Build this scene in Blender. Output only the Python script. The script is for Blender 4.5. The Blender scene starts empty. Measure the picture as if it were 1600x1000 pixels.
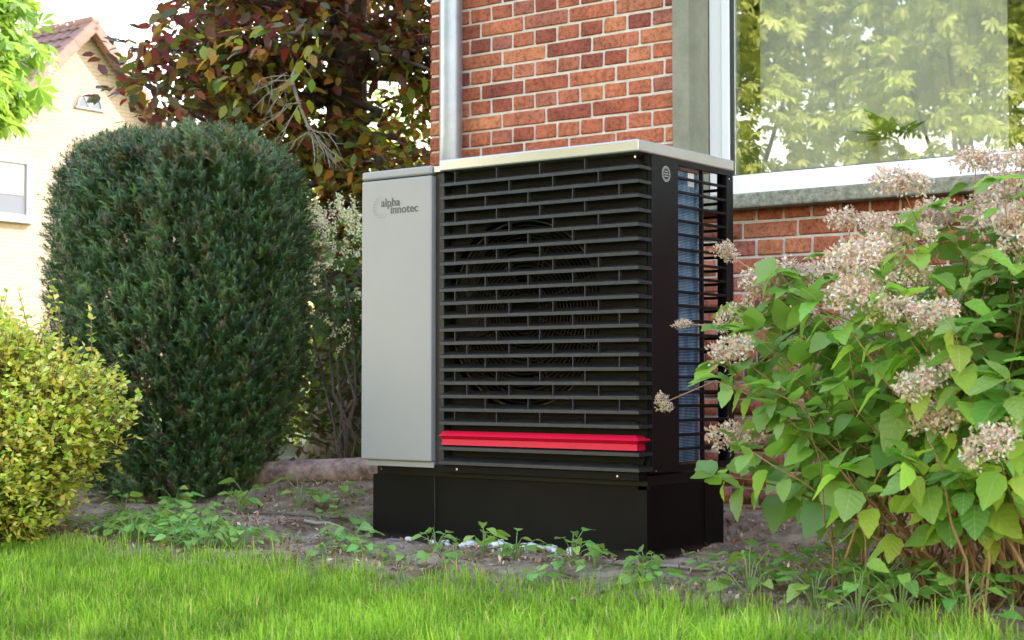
import bpy, bmesh, math, random
import numpy as np
from mathutils import Vector, Matrix, noise

R = math.radians
rng = np.random.default_rng(7)
random.seed(7)
scene = bpy.context.scene
col = scene.collection

# ------------------------------------------------------------------ camera
CAM = (2.957, -4.659, 0.62)
cam_d = bpy.data.cameras.new('camera'); cam = bpy.data.objects.new('camera', cam_d); col.objects.link(cam)
cam.location = CAM
cam.rotation_euler = (R(90 + 2.215), 0, math.atan2(.602, .7985))
cam_d.sensor_width = 36; cam_d.lens = 2456 / 1600 * 36
cam_d.clip_end = 1500; cam_d.clip_start = .05
cam_d.dof.use_dof = True; cam_d.dof.focus_distance = 5.6; cam_d.dof.aperture_fstop = 7.1
scene.camera = cam

# ------------------------------------------------------------------ sky, sun, exposure
SUN = Vector((.53, .64, .56)).normalized()
world = bpy.data.worlds.new('World'); scene.world = world; world.use_nodes = True
nt = world.node_tree; bg = nt.nodes['Background']
sky = nt.nodes.new('ShaderNodeTexSky'); sky.sky_type = 'NISHITA'; sky.sun_disc = False
sky.sun_elevation = math.asin(SUN.z); sky.sun_rotation = math.atan2(SUN.x, SUN.y)
sky.air_density = 2.3; sky.dust_density = 1.0; sky.ozone_density = 1.0
nt.links.new(sky.outputs[0], bg.inputs[0]); bg.inputs[1].default_value = .15
sun_d = bpy.data.lights.new('sun', 'SUN'); sun_d.energy = 2.0; sun_d.angle = R(.53); sun_d.color = (1, .93, .80)
sun = bpy.data.objects.new('sun', sun_d); col.objects.link(sun)
sun.rotation_euler = SUN.to_track_quat('Z', 'Y').to_euler(); sun.location = (20, 24, 22)
scene.view_settings.view_transform = 'Standard'; scene.view_settings.look = 'None'
scene.view_settings.gamma = 1; scene.view_settings.exposure = 2.5
scene.view_settings.use_white_balance = True      # camera balanced for open shade
scene.view_settings.white_balance_temperature = 6050; scene.view_settings.white_balance_tint = 29
try:
    scene.cycles.use_denoising = True
    scene.cycles.max_bounces = 10; scene.cycles.transparent_max_bounces = 16
    scene.cycles.sample_clamp_indirect = 6
except Exception: pass

# ------------------------------------------------------------------ materials
def newmat(name):
    m = bpy.data.materials.new(name); m.use_nodes = True
    return m, m.node_tree, m.node_tree.nodes['Principled BSDF']

def pm(name, c, rough=.6, metal=0., var=0., scale=8., bump=0., bscale=60., spec=.5, rand=0., c2=None, detail=6., coat=0., lo=.3, hi=.7):
    m, t, b = newmat(name); N, L = t.nodes, t.links
    b.inputs['Roughness'].default_value = rough; b.inputs['Metallic'].default_value = metal
    b.inputs['Specular IOR Level'].default_value = spec
    b.inputs['Coat Weight'].default_value = coat
    b.inputs['Base Color'].default_value = (*c, 1)
    tc = N.new('ShaderNodeTexCoord'); out = None
    if var or c2:
        n = N.new('ShaderNodeTexNoise'); n.inputs['Scale'].default_value = scale; n.inputs['Detail'].default_value = detail
        n.inputs['Roughness'].default_value = .65
        L.new(tc.outputs['Object'], n.inputs['Vector'])
        r = N.new('ShaderNodeValToRGB'); r.color_ramp.elements[0].position = lo; r.color_ramp.elements[1].position = hi
        d = c2 or tuple(min(1, x * (1 + var)) for x in c)
        e = c if c2 else tuple(x * (1 - var) for x in c)
        r.color_ramp.elements[0].color = (*e, 1); r.color_ramp.elements[1].color = (*d, 1)
        L.new(n.outputs[0], r.inputs[0]); out = r.outputs[0]
    if rand:
        o = N.new('ShaderNodeObjectInfo'); h = N.new('ShaderNodeHueSaturation')
        mr = N.new('ShaderNodeMapRange'); mr.inputs[3].default_value = 1 - rand; mr.inputs[4].default_value = 1 + rand
        L.new(o.outputs['Random'], mr.inputs[0]); L.new(mr.outputs[0], h.inputs['Value'])
        if out: L.new(out, h.inputs['Color'])
        else: h.inputs['Color'].default_value = (*c, 1)
        out = h.outputs[0]
    if out: L.new(out, b.inputs['Base Color'])
    if bump:
        n2 = N.new('ShaderNodeTexNoise'); n2.inputs['Scale'].default_value = bscale; n2.inputs['Detail'].default_value = 8
        L.new(tc.outputs['Object'], n2.inputs['Vector'])
        bp = N.new('ShaderNodeBump'); bp.inputs['Strength'].default_value = bump; bp.inputs['Distance'].default_value = .01
        L.new(n2.outputs[0], bp.inputs['Height']); L.new(bp.outputs[0], b.inputs['Normal'])
    return m

def leafmat(name, c=None, trans=.35, rough=.45, rand=.2, hue=.03, spec=.4, tboost=(1.15, 1.2, .7), vein=False):
    """leaf: surface + light shining through. Colour from the point colours 'Col' unless c is given"""
    m, t, b = newmat(name); N, L = t.nodes, t.links
    b.inputs['Roughness'].default_value = rough; b.inputs['Specular IOR Level'].default_value = spec
    if c is None:
        a = N.new('ShaderNodeAttribute'); a.attribute_name = 'Col'; out = a.outputs['Color']
    else:
        o = N.new('ShaderNodeObjectInfo'); h = N.new('ShaderNodeHueSaturation'); h.inputs['Color'].default_value = (*c, 1)
        mr = N.new('ShaderNodeMapRange'); mr.inputs[3].default_value = 1 - rand; mr.inputs[4].default_value = 1 + rand
        mh = N.new('ShaderNodeMapRange'); mh.inputs[3].default_value = .5 - hue; mh.inputs[4].default_value = .5 + hue
        wn = N.new('ShaderNodeTexWhiteNoise'); wn.noise_dimensions = '1D'
        L.new(o.outputs['Random'], mr.inputs[0]); L.new(o.outputs['Random'], wn.inputs['W']); L.new(wn.outputs['Value'], mh.inputs[0])
        L.new(mr.outputs[0], h.inputs['Value']); L.new(mh.outputs[0], h.inputs['Hue'])
        out = h.outputs[0]
    if vein:      # pale midrib and side veins, slightly sunk, in the leaf's own coordinates
        def mth(op, a_, b_=None):
            k = N.new('ShaderNodeMath'); k.operation = op
            for q, v in enumerate((a_, b_)):
                if v is None: continue
                if isinstance(v, (int, float)): k.inputs[q].default_value = v
                else: L.new(v, k.inputs[q])
            return k.outputs[0]
        tc = N.new('ShaderNodeTexCoord'); sp_ = N.new('ShaderNodeSeparateXYZ'); L.new(tc.outputs['Object'], sp_.inputs[0])
        ay = mth('ABSOLUTE', sp_.outputs[1]); side = mth('SINE', mth('MULTIPLY', mth('SUBTRACT', sp_.outputs[0], mth('MULTIPLY', ay, .75)), 38.))
        sv = mth('MULTIPLY', mth('GREATER_THAN', side, .93), .22); mv = mth('LESS_THAN', ay, .013); ve = mth('MAXIMUM', sv, mv)
        mv_ = N.new('ShaderNodeMix'); mv_.data_type = 'RGBA'; L.new(mth('MULTIPLY', ve, .5), mv_.inputs[0]); L.new(out, mv_.inputs[6]); mv_.inputs[7].default_value = (.34, .46, .16, 1); out = mv_.outputs[2]
        bp = N.new('ShaderNodeBump'); bp.inputs['Strength'].default_value = .22; bp.inputs['Distance'].default_value = .003; L.new(side, bp.inputs['Height']); L.new(bp.outputs[0], b.inputs['Normal'])
    L.new(out, b.inputs['Base Color'])
    tr = N.new('ShaderNodeBsdfTranslucent'); mu = N.new('ShaderNodeMix'); mu.data_type = 'RGBA'; mu.blend_type = 'MULTIPLY'
    mu.inputs[0].default_value = 1; L.new(out, mu.inputs[6]); mu.inputs[7].default_value = (*[x * 1.6 for x in tboost], 1)
    L.new(mu.outputs[2], tr.inputs[0])
    mx = N.new('ShaderNodeMixShader'); mx.inputs[0].default_value = trans
    L.new(b.outputs[0], mx.inputs[1]); L.new(tr.outputs[0], mx.inputs[2])
    L.new(mx.outputs[0], N['Material Output'].inputs[0])
    return m

M = {}
M['silver'] = pm('silver_paint', (.275, .275, .278), .45, .15, var=.03, scale=3, bump=.02, bscale=700)
M['lid'] = pm('lid_silver', (.42, .42, .415), .2, .6, var=.04, scale=4, bump=.02, bscale=300)
M['black'] = pm('black_powdercoat', (.006, .006, .006), .42, spec=.18, var=.2, scale=5, bump=.05, bscale=900)
M['fin'] = pm('fin_plastic', (.023, .023, .024), .42, spec=.32, var=.35, scale=9, bump=.06, bscale=500)
M['dark'] = pm('dark_interior', (.008, .0085, .007), .7, spec=.15)
M['base0'] = pm('plinth_black', (.004, .004, .0035), .5, spec=.12, var=.35, scale=6, bump=.05, bscale=600)
M['red'] = pm('red_plastic', (.60, .006, .032), .38, spec=.25, var=.05, scale=6)
M['wire'] = pm('guard_wire', (.075, .07, .05), .35, .6)
M['screw'] = pm('screw_steel', (.6, .6, .6), .25, 1)
M['logo'] = pm('logo_print', (.07, .07, .075), .5)
M['badge'] = pm('badge_print', (.45, .45, .46), .35, .4)
M['white_label'] = pm('label_paper', (.8, .78, .74), .5)
M['mortar'] = pm('mortar', (.60, .545, .46), .9, var=.14, scale=25, bump=.5, bscale=160)
M['zinc'] = pm('zinc_pipe', (.36, .39, .43), .42, .7, var=.12, scale=10, bump=.04, bscale=90)
M['stone_trim'] = pm('render_jamb', (.235, .235, .165), .85, var=.22, scale=6, bump=.25, bscale=60)
M['sill'] = pm('stone_sill', (.105, .105, .065), .85, c2=(.36, .345, .26), scale=34, bump=.4, bscale=90)
M['pvc'] = pm('white_frame', (.82, .82, .83), .3)
M['gasket'] = pm('gasket', (.03, .035, .04), .5)
M['spacer'] = pm('spacer_bar', (.45, .47, .47), .4, .6)
M['plaster'] = pm('interior_plaster', (.55, .53, .5), .9)
M['roof'] = pm('roof_tile', (.21, .115, .085), .8, var=.3, scale=3, rand=.15, bump=.3, bscale=30)
M['verge'] = pm('verge_tile', (.25, .125, .085), .75, var=.15, scale=5, rand=.15, bump=.2)
M['terracotta'] = pm('old_clay_pipe', (.12, .08, .068), .8, c2=(.42, .29, .23), scale=11, lo=.38, hi=.6, bump=.35, bscale=60)
M['pebble'] = pm('pebble', (.62, .60, .55), .7, var=.12, scale=30, rand=.25, bump=.2)
M['slate'] = pm('grey_slate', (.22, .23, .24), .6, var=.2, scale=20, bump=.3)
M['bark'] = pm('bark', (.075, .058, .042), .9, c2=(.15, .12, .09), scale=30, bump=.8, bscale=70)
M['twig_pale'] = pm('dead_wood', (.27, .24, .19), .9, var=.25, scale=30, bump=.4)
M['cane'] = pm('hydrangea_cane', (.19, .095, .04), .7, c2=(.34, .20, .09), scale=14, rand=.3, bump=.3, bscale=120)
M['pot'] = pm('white_pot', (.75, .73, .68), .4)
M['litter'] = leafmat('litter_chip', None, .05, .9, spec=.2)
M['leaf'] = leafmat('foliage_leaf', None, .38, .42)
M['beech'] = leafmat('beech_leaf', None, .42, .38, tboost=(1.5, 1.15, .6))
M['needle'] = leafmat('yew_needle', None, .10, .42, spec=.45)
M['grass'] = leafmat('grass_blade', None, .38, .55, spec=.15)
M['hyd'] = leafmat('hydrangea_leaf', (.26, .40, .05), .42, .45, .3, .035, .25, vein=True)
M['hyd2'] = leafmat('hydrangea_leaf_dark', (.155, .29, .055), .34, .40, .25, .03, vein=True)
M['weed'] = leafmat('weed_leaf', (.18, .34, .055), .33, .45, .28, .035, vein=True)
M['beech_part'] = leafmat('beech_leaf_single', (.10, .03, .03), .40, .35, .4, .05, tboost=(1.5, 1.1, .6))
M['dry'] = leafmat('dry_blossom', None, .2, .9, spec=.1, tboost=(1, 1, .9))
M['blossom'] = leafmat('cream_blossom', None, .25, .8, spec=.1, tboost=(1, 1, .9))
M['stemgreen'] = pm('green_stem', (.16, .24, .07), .6)
M['blind'] = leafmat('blind_fabric', (.9, .9, .89), .3, .8, .03, 0, spec=.1, tboost=(.6, .6, .6))

# brick: fired colour differs from brick to brick, sooty specks
def brickmat():
    m, t, b = newmat('fired_brick'); N, L = t.nodes, t.links
    b.inputs['Roughness'].default_value = .85; b.inputs['Specular IOR Level'].default_value = .25
    o = N.new('ShaderNodeObjectInfo'); r = N.new('ShaderNodeValToRGB'); cr = r.color_ramp
    a = N.new('ShaderNodeAttribute'); a.attribute_name = 'tone'
    ad = N.new('ShaderNodeMath'); ad.operation = 'ADD'; L.new(a.outputs['Fac'], ad.inputs[0]); L.new(o.outputs['Random'], ad.inputs[1])
    fr = N.new('ShaderNodeMath'); fr.operation = 'FRACT'; L.new(ad.outputs[0], fr.inputs[0]); L.new(fr.outputs[0], r.inputs[0])
    cr.elements[0].color = (.24, .065, .042, 1); cr.elements[1].color = (.55, .20, .085, 1)
    for p, c in ((.25, (.36, .10, .05, 1)), (.5, (.47, .15, .07, 1)), (.75, (.36, .125, .08, 1))):
        e = cr.elements.new(p); e.color = c
    tc = N.new('ShaderNodeTexCoord'); geo = N.new('ShaderNodeNewGeometry')
    n = N.new('ShaderNodeTexNoise'); n.inputs['Scale'].default_value = 45; n.inputs['Detail'].default_value = 8; n.inputs['Roughness'].default_value = .75
    L.new(geo.outputs['Position'], n.inputs['Vector'])
    rr = N.new('ShaderNodeValToRGB'); rr.color_ramp.elements[0].position = .36; rr.color_ramp.elements[1].position = .54
    rr.color_ramp.elements[0].color = (.45, .40, .38, 1); rr.color_ramp.elements[1].color = (1, 1, 1, 1)
    L.new(n.outputs[0], rr.inputs[0])
    n3 = N.new('ShaderNodeTexNoise'); n3.inputs['Scale'].default_value = 7; L.new(geo.outputs['Position'], n3.inputs['Vector'])
    mr = N.new('ShaderNodeMapRange'); mr.inputs[3].default_value = .8; mr.inputs[4].default_value = 1.25; mr.inputs[1].default_value = .3; mr.inputs[2].default_value = .7
    L.new(n3.outputs[0], mr.inputs[0])
    mu = N.new('ShaderNodeMix'); mu.data_type = 'RGBA'; mu.blend_type = 'MULTIPLY'; mu.inputs[0].default_value = 1
    L.new(r.outputs[0], mu.inputs[6]); L.new(rr.outputs[0], mu.inputs[7])
    hs = N.new('ShaderNodeHueSaturation'); L.new(mu.outputs[2], hs.inputs['Color']); L.new(mr.outputs[0], hs.inputs['Value'])
    L.new(hs.outputs[0], b.inputs['Base Color'])
    n2 = N.new('ShaderNodeTexNoise'); n2.inputs['Scale'].default_value = 110; n2.inputs['Detail'].default_value = 9
    L.new(geo.outputs['Position'], n2.inputs['Vector'])
    bp = N.new('ShaderNodeBump'); bp.inputs['Strength'].default_value = .6; bp.inputs['Distance'].default_value = .008
    L.new(n2.outputs[0], bp.inputs['Height']); L.new(bp.outputs[0], b.inputs['Normal'])
    return m
M['brick'] = brickmat()

def plinthmat():
    m = M['base0']; t = m.node_tree; N, L = t.nodes, t.links; b = N['Principled BSDF']
    src = b.inputs['Base Color'].links[0].from_socket
    g = N.new('ShaderNodeNewGeometry'); sp_ = N.new('ShaderNodeSeparateXYZ'); L.new(g.outputs['Position'], sp_.inputs[0])
    n = N.new('ShaderNodeTexNoise'); n.inputs['Scale'].default_value = 26; n.inputs['Detail'].default_value = 8; L.new(g.outputs['Position'], n.inputs['Vector'])
    mr = N.new('ShaderNodeMapRange'); mr.inputs[1].default_value = .02; mr.inputs[2].default_value = -.03; mr.inputs[3].default_value = 0; mr.inputs[4].default_value = .55; L.new(sp_.outputs[2], mr.inputs[0])
    n2 = N.new('ShaderNodeMath'); n2.operation = 'MULTIPLY'; L.new(n.outputs[0], n2.inputs[0]); L.new(mr.outputs[0], n2.inputs[1])
    mx = N.new('ShaderNodeMix'); mx.data_type = 'RGBA'; L.new(n2.outputs[0], mx.inputs[0]); L.new(src, mx.inputs[6]); mx.inputs[7].default_value = (.22, .17, .13, 1)
    L.new(mx.outputs[2], b.inputs['Base Color']); return m
M['base'] = plinthmat()

def coilmat():
    m, t, b = newmat('coil_blue_fins'); N, L = t.nodes, t.links
    b.inputs['Roughness'].default_value = .4; b.inputs['Metallic'].default_value = .35
    tc = N.new('ShaderNodeTexCoord')
    n = N.new('ShaderNodeTexNoise'); n.inputs['Scale'].default_value = 14; n.inputs['Detail'].default_value = 4
    mp = N.new('ShaderNodeMapping'); mp.inputs['Scale'].default_value = (1, 3, .6)
    L.new(tc.outputs['Object'], mp.inputs[0]); L.new(mp.outputs[0], n.inputs['Vector'])
    r = N.new('ShaderNodeValToRGB'); r.color_ramp.elements[0].position = .35; r.color_ramp.elements[1].position = .68
    r.color_ramp.elements[0].color = (.10, .24, .42, 1); r.color_ramp.elements[1].color = (.38, .58, .78, 1)
    L.new(n.outputs[0], r.inputs[0]); L.new(r.outputs[0], b.inputs['Base Color'])
    return m
M['coil'] = coilmat()

def glassmat():
    m, t, b = newmat('window_glass'); N, L = t.nodes, t.links
    N.remove(b); g = N.new('ShaderNodeBsdfGlossy'); g.inputs['Roughness'].default_value = 0
    g.inputs['Color'].default_value = (.95, 1, .97, 1)
    tr = N.new('ShaderNodeBsdfTransparent'); tr.inputs[0].default_value = (.985, .995, .985, 1)
    fr = N.new('ShaderNodeFresnel'); fr.inputs[0].default_value = 1.52
    ma = N.new('ShaderNodeMath'); ma.operation = 'MULTIPLY_ADD'; ma.inputs[1].default_value = 1.0; ma.inputs[2].default_value = .10; ma.use_clamp = True
    L.new(fr.outputs[0], ma.inputs[0])
    mx = N.new('ShaderNodeMixShader'); L.new(ma.outputs[0], mx.inputs[0]); L.new(tr.outputs[0], mx.inputs[1]); L.new(g.outputs[0], mx.inputs[2])
    L.new(mx.outputs[0], N['Material Output'].inputs[0])
    return m
M['glass'] = glassmat()

def farbrick():
    m, t, b = newmat('pale_far_brick'); N, L = t.nodes, t.links
    b.inputs['Roughness'].default_value = .9
    tc = N.new('ShaderNodeTexCoord'); sp = N.new('ShaderNodeSeparateXYZ'); cb = N.new('ShaderNodeCombineXYZ')
    L.new(tc.outputs['Object'], sp.inputs[0]); L.new(sp.outputs['Y'], cb.inputs[0]); L.new(sp.outputs['Z'], cb.inputs[1])
    br = N.new('ShaderNodeTexBrick'); br.inputs['Scale'].default_value = 1; br.inputs['Brick Width'].default_value = .25; br.inputs['Row Height'].default_value = .077
    br.inputs['Mortar Size'].default_value = .008; br.inputs['Color1'].default_value = (.37, .285, .19, 1); br.inputs['Color2'].default_value = (.41, .32, .215, 1); br.inputs['Mortar'].default_value = (.27, .195, .12, 1)
    L.new(cb.outputs[0], br.inputs['Vector'])
    n = N.new('ShaderNodeTexNoise'); n.inputs['Scale'].default_value = .9; n.inputs['Detail'].default_value = 6; L.new(tc.outputs['Object'], n.inputs['Vector'])
    mr = N.new('ShaderNodeMapRange'); mr.inputs[1].default_value = .3; mr.inputs[2].default_value = .55; mr.inputs[3].default_value = .84; mr.inputs[4].default_value = 1
    L.new(n.outputs[0], mr.inputs[0]); hs = N.new('ShaderNodeHueSaturation'); L.new(mr.outputs[0], hs.inputs['Value']); L.new(br.outputs[0], hs.inputs['Color'])
    L.new(hs.outputs[0], b.inputs['Base Color'])
    return m
M['farbrick'] = farbrick()

def soilmat():
    m, t, b = newmat('sandy_soil'); N, L = t.nodes, t.links
    b.inputs['Roughness'].default_value = .95; b.inputs['Specular IOR Level'].default_value = .15
    tc = N.new('ShaderNodeTexCoord')
    n = N.new('ShaderNodeTexNoise'); n.inputs['Scale'].default_value = 5; n.inputs['Detail'].default_value = 10; n.inputs['Roughness'].default_value = .7
    L.new(tc.outputs['Object'], n.inputs['Vector'])
    r = N.new('ShaderNodeValToRGB'); r.color_ramp.elements[0].position = .36; r.color_ramp.elements[1].position = .64
    r.color_ramp.elements[0].color = (.17, .105, .058, 1); r.color_ramp.elements[1].color = (.56, .445, .31, 1)
    e = r.color_ramp.elements.new(.48); e.color = (.37, .275, .18, 1)
    L.new(n.outputs[0], r.inputs[0]); L.new(r.outputs[0], b.inputs['Base Color'])
    n2 = N.new('ShaderNodeTexNoise'); n2.inputs['Scale'].default_value = 45; n2.inputs['Detail'].default_value = 10; n2.inputs['Roughness'].default_value = .75
    L.new(tc.outputs['Object'], n2.inputs['Vector'])
    bp = N.new('ShaderNodeBump'); bp.inputs['Strength'].default_value = 1; bp.inputs['Distance'].default_value = .035
    L.new(n2.outputs[0], bp.inputs['Height']); L.new(bp.outputs[0], b.inputs['Normal'])
    return m
M['soil'] = soilmat()
M['ground'] = pm('lawn_ground', (.07, .10, .025), .95, c2=(.11, .17, .035), scale=3, bump=.6, bscale=60)

# ------------------------------------------------------------------ helpers
def link(o, parent=None):
    col.objects.link(o)
    if parent is not None:
        o.parent = parent
        o.matrix_parent_inverse = WORLD[parent.name].inverted()
    WORLD[o.name] = (WORLD[parent.name] @ Matrix() if False else o.matrix_basis.copy())
    return o
WORLD = {}

def tag(o, label=None, cat=None, group=None, kind=None):
    if label: o['label'] = label
    if cat: o['category'] = cat
    if group: o['group'] = group
    if kind: o['kind'] = kind
    return o

def thing(name, loc, label, cat, group=None):
    e = bpy.data.objects.new(name, None); e.location = loc; e.empty_display_size = .1
    link(e); return tag(e, label, cat, group)

def obj(name, bm, m, parent=None, smooth=False):
    me = bpy.data.meshes.new(name); bm.to_mesh(me); bm.free()
    me.materials.append(M[m] if isinstance(m, str) else m)
    if smooth: me.polygons.foreach_set('use_smooth', [True] * len(me.polygons))
    return link(bpy.data.objects.new(name, me), parent)

def place(name, me, parent, loc, rot=None, scale=1):
    """object from shared mesh at a world position, as a part of parent"""
    o = bpy.data.objects.new(name, me)
    mt = Matrix.Translation(loc)
    if rot is not None: mt = mt @ rot.to_4x4()
    mt = mt @ Matrix.Scale(scale, 4)
    o.matrix_basis = mt
    return link(o, parent)

def add_box(bm, x0, x1, y0, y1, z0, z1, bev=0, seg=2):
    t = bmesh.new(); bmesh.ops.create_cube(t, size=1)
    for v in t.verts:
        v.co = Vector(((x0 + x1) / 2 + v.co.x * (x1 - x0), (y0 + y1) / 2 + v.co.y * (y1 - y0), (z0 + z1) / 2 + v.co.z * (z1 - z0)))
    if bev: bmesh.ops.bevel(t, geom=t.edges[:], offset=bev, segments=seg, affect='EDGES', profile=.5)
    me = bpy.data.meshes.new('t'); t.to_mesh(me); t.free(); bm.from_mesh(me); bpy.data.meshes.remove(me)
    return bm

def box(name, x0, x1, y0, y1, z0, z1, m, parent=None, bev=0, seg=2):
    return obj(name, add_box(bmesh.new(), x0, x1, y0, y1, z0, z1, bev, seg), m, parent)

def add_tube(bm, pts, rad, n=8, cap=True):
    """tapered tube through points"""
    pts = [Vector(p) for p in pts]; rings = []
    if not hasattr(rad, '__len__'): rad = [rad] * len(pts)
    for i, p in enumerate(pts):
        d = (pts[min(i + 1, len(pts) - 1)] - pts[max(i - 1, 0)]).normalized()
        a = d.orthogonal().normalized() if i == 0 else (rings_a - d * rings_a.dot(d)).normalized()
        rings_a = a; b = d.cross(a)
        rings.append([bm.verts.new(p + (a * math.cos(2 * math.pi * k / n) + b * math.sin(2 * math.pi * k / n)) * rad[i]) for k in range(n)])
    for r0, r1 in zip(rings, rings[1:]):
        for k in range(n): bm.faces.new((r0[k], r0[(k + 1) % n], r1[(k + 1) % n], r1[k]))
    if cap:
        bm.faces.new(rings[0][::-1]); bm.faces.new(rings[-1])
    return bm

def npmesh(name, V, F, C=None, smooth=False):
    """mesh from arrays; F all faces of the same size"""
    me = bpy.data.meshes.new(name); k = F.shape[1]
    me.vertices.add(len(V)); me.vertices.foreach_set('co', V.astype(np.float32).ravel())
    me.loops.add(F.size); me.loops.foreach_set('vertex_index', F.astype(np.int32).ravel())
    me.polygons.add(len(F)); me.polygons.foreach_set('loop_start', (np.arange(len(F)) * k).astype(np.int32))
    if C is not None:
        a = me.color_attributes.new('Col', 'FLOAT_COLOR', 'POINT')
        a.data.foreach_set('color', np.c_[C, np.ones(len(C))].astype(np.float32).ravel())
    me.update(calc_edges=True)
    if smooth: me.polygons.foreach_set('use_smooth', [True] * len(F))
    return me

def scatter_mesh(name, tv, tf, P, X, Z, S, C, tc=None):
    """many copies of a small template: origin P, its x axis X, its z (normal) axis Z, size S, colour C"""
    X = X / np.linalg.norm(X, axis=1)[:, None]
    Y = np.cross(Z, X); Y /= np.linalg.norm(Y, axis=1)[:, None] + 1e-9
    Z = np.cross(X, Y)
    B = np.stack([X, Y, Z], 1)                      # rows are axes
    V = np.einsum('vk,nkc->nvc', tv, B) * np.asarray(S).reshape(-1, 1, 1) + P[:, None, :]
    n, v = len(P), len(tv)
    F = (tf[None] + (np.arange(n) * v)[:, None, None]).reshape(-1, tf.shape[1])
    CC = np.repeat(C, v, 0)
    if tc is not None: CC = CC * np.tile(tc, (n, 1))
    return npmesh(name, V.reshape(-1, 3), F, CC)

def unit(a): return a / (np.linalg.norm(a, axis=-1, keepdims=True) + 1e-9)
def rdirs(n): return unit(rng.normal(size=(n, 3)))
def mixcol(n, cols, w=None, jit=.2):
    c = np.array(cols)[rng.choice(len(cols), n, p=w)]
    return c * (1 + rng.uniform(-jit, jit, (n, 1)))

# leaf templates, x along the leaf, length 1
LEAF4_V = np.array([(0, 0, 0), (.45, .30, .06), (1, 0, -.06), (.45, -.30, .06), (.5, 0, -.03)])
LEAF4_F = np.array([(0, 4, 1), (1, 4, 2), (0, 3, 4), (3, 2, 4)])
def leaf8(w=.27, fold=.05, droop=.12):
    xs = (0, .3, .68, 1.0); ws = (0, w, w * .82, 0)
    V = [(x, 0, -droop * x * x) for x in xs] + [(xs[i], s * ws[i], fold - droop * xs[i] ** 2) for s in (1, -1) for i in (1, 2)]
    F = [(0, 1, 4), (1, 5, 4), (1, 2, 5), (2, 3, 5), (0, 6, 1), (1, 6, 7), (1, 7, 2), (2, 7, 3)]
    return np.array(V), np.array(F)
LEAF8_V, LEAF8_F = leaf8()

def big_leaf(name, m, w=.36, fold=.06, droop=.25, twist=0, serr=True, n=9):
    """single large leaf with toothed edge, midrib crease and droop, x along the leaf, length 1"""
    bm = bmesh.new(); mid, lf, rt = [], [], []
    for i in range(n):
        u = i / (n - 1); ww = w * (math.sin(math.pi * min(1, u ** .72)) ** .9 if 0 < u < 1 else 0)
        z = -droop * u * u + .02 * math.sin(u * 7); s = 1 + (.07 if i % 2 else -.04) * serr
        mid.append(bm.verts.new((u, 0, z)))
        if 0 < i < n - 1:
            for l, sg in ((lf, 1), (rt, -1)):
                l.append(bm.verts.new((u - .03 + .02 * (i % 2), sg * ww * s, z + fold * ww / w + twist * sg * u + .025 * math.sin(5 * u + sg))))
    for l, flip in ((lf, 1), (rt, 0)):
        def f(*a): bm.faces.new(a if flip else a[::-1])
        f(mid[0], mid[1], l[0])
        for i in range(1, n - 2): f(mid[i], mid[i + 1], l[i], l[i - 1])
        f(mid[n - 2], mid[n - 1], l[n - 3])
    me = bpy.data.meshes.new(name); bm.to_mesh(me); bm.free(); me.materials.append(M[m])
    me.polygons.foreach_set('use_smooth', [True] * len(me.polygons))
    return me

def frame_from(xd, up):
    x = Vector(xd).normalized(); z = Vector(up); z = (z - x * z.dot(x))
    if z.length < 1e-4: z = x.orthogonal()
    z.normalize(); y = z.cross(x)
    return Matrix((x, y, z)).transposed()

def smooth(a, b, t):
    t = max(0, min(1, (t - a) / (b - a))); return t * t * (3 - 2 * t)

# ------------------------------------------------------------------ ground
def lawn_edge(x):   # y of the edge between lawn and planting bed
    return -.95 + .05 * math.sin(x * 2.1 + .6) + .035 * math.sin(x * 5.3) + (-.08 * smooth(-1.2, -2.2, x))
def soil_h(x, y):
    e = lawn_edge(x)
    h = .018 * smooth(e - .05, e + .25, y)
    left = smooth(-1.2, -1.9, x)
    h += (.045 + .115 * left) * smooth(.05 if x < -1.2 else .3, .95, y)
    h += (.05 * left) * smooth(-.55, -.1, y) * smooth(.6, .0, y) * .6
    h += .018 * noise.noise(Vector((x * 3.1, y * 3.1, 0))) + .010 * noise.noise(Vector((x * 9, y * 9, 3))) + .013 * noise.noise(Vector((x * 13, y * 13, 8))) + .009 * noise.noise(Vector((x * 24, y * 24, 5)))
    dx = max(-1.31 - x, 0, x); dy = max(.066 - y, 0, y - .61); h -= .036 * smooth(.34, .0, math.hypot(dx, dy))
    if y < e: h -= .05 * smooth(e, e - .15, y)
    return h

bm = bmesh.new()
S = 900
for a in ((-S, -S), (S, -S), (S, S), (-S, S)): bm.verts.new((a[0], a[1], -.035))
bm.faces.new(bm.verts)
tag(obj('ground', bm, 'ground'), kind='structure')

xs = np.arange(-5.2, 4.2, .02); ys = np.arange(-1.35, 1.5, .02)
V = np.array([(x, y, soil_h(x, y)) for y in ys for x in xs]); nx = len(xs)
F = np.array([(j * nx + i, j * nx + i + 1, (j + 1) * nx + i + 1, (j + 1) * nx + i) for j in range(len(ys) - 1) for i in range(nx - 1)])
soil_me = npmesh('soil_bed', V, F, smooth=True); soil_me.materials.append(M['soil'])
tag(link(bpy.data.objects.new('soil_bed', soil_me)), kind='structure')
# garden earth beside the house, coloured dark for the shade under shrubs and trees
bm = bmesh.new()
vs = [bm.verts.new(p) for p in ((-8, 1.40, .06), (-2.17, 1.40, .06), (-2.17, 9, .06), (-8, 9, .06))]; bm.faces.new(vs)
vs2 = [bm.verts.new(p) for p in ((-7, -.9, -.02), (-5.1, -.9, -.02), (-5.1, 1.4, .06))]; bm.faces.new(vs2 + [vs[0]])
M['shade_soil'] = pm('shade_dark_soil', (.035, .028, .016), .95, c2=(.07, .075, .025), scale=6, bump=.8, bscale=40)
tag(obj('garden_soil', bm, 'shade_soil'), kind='structure')

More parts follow.
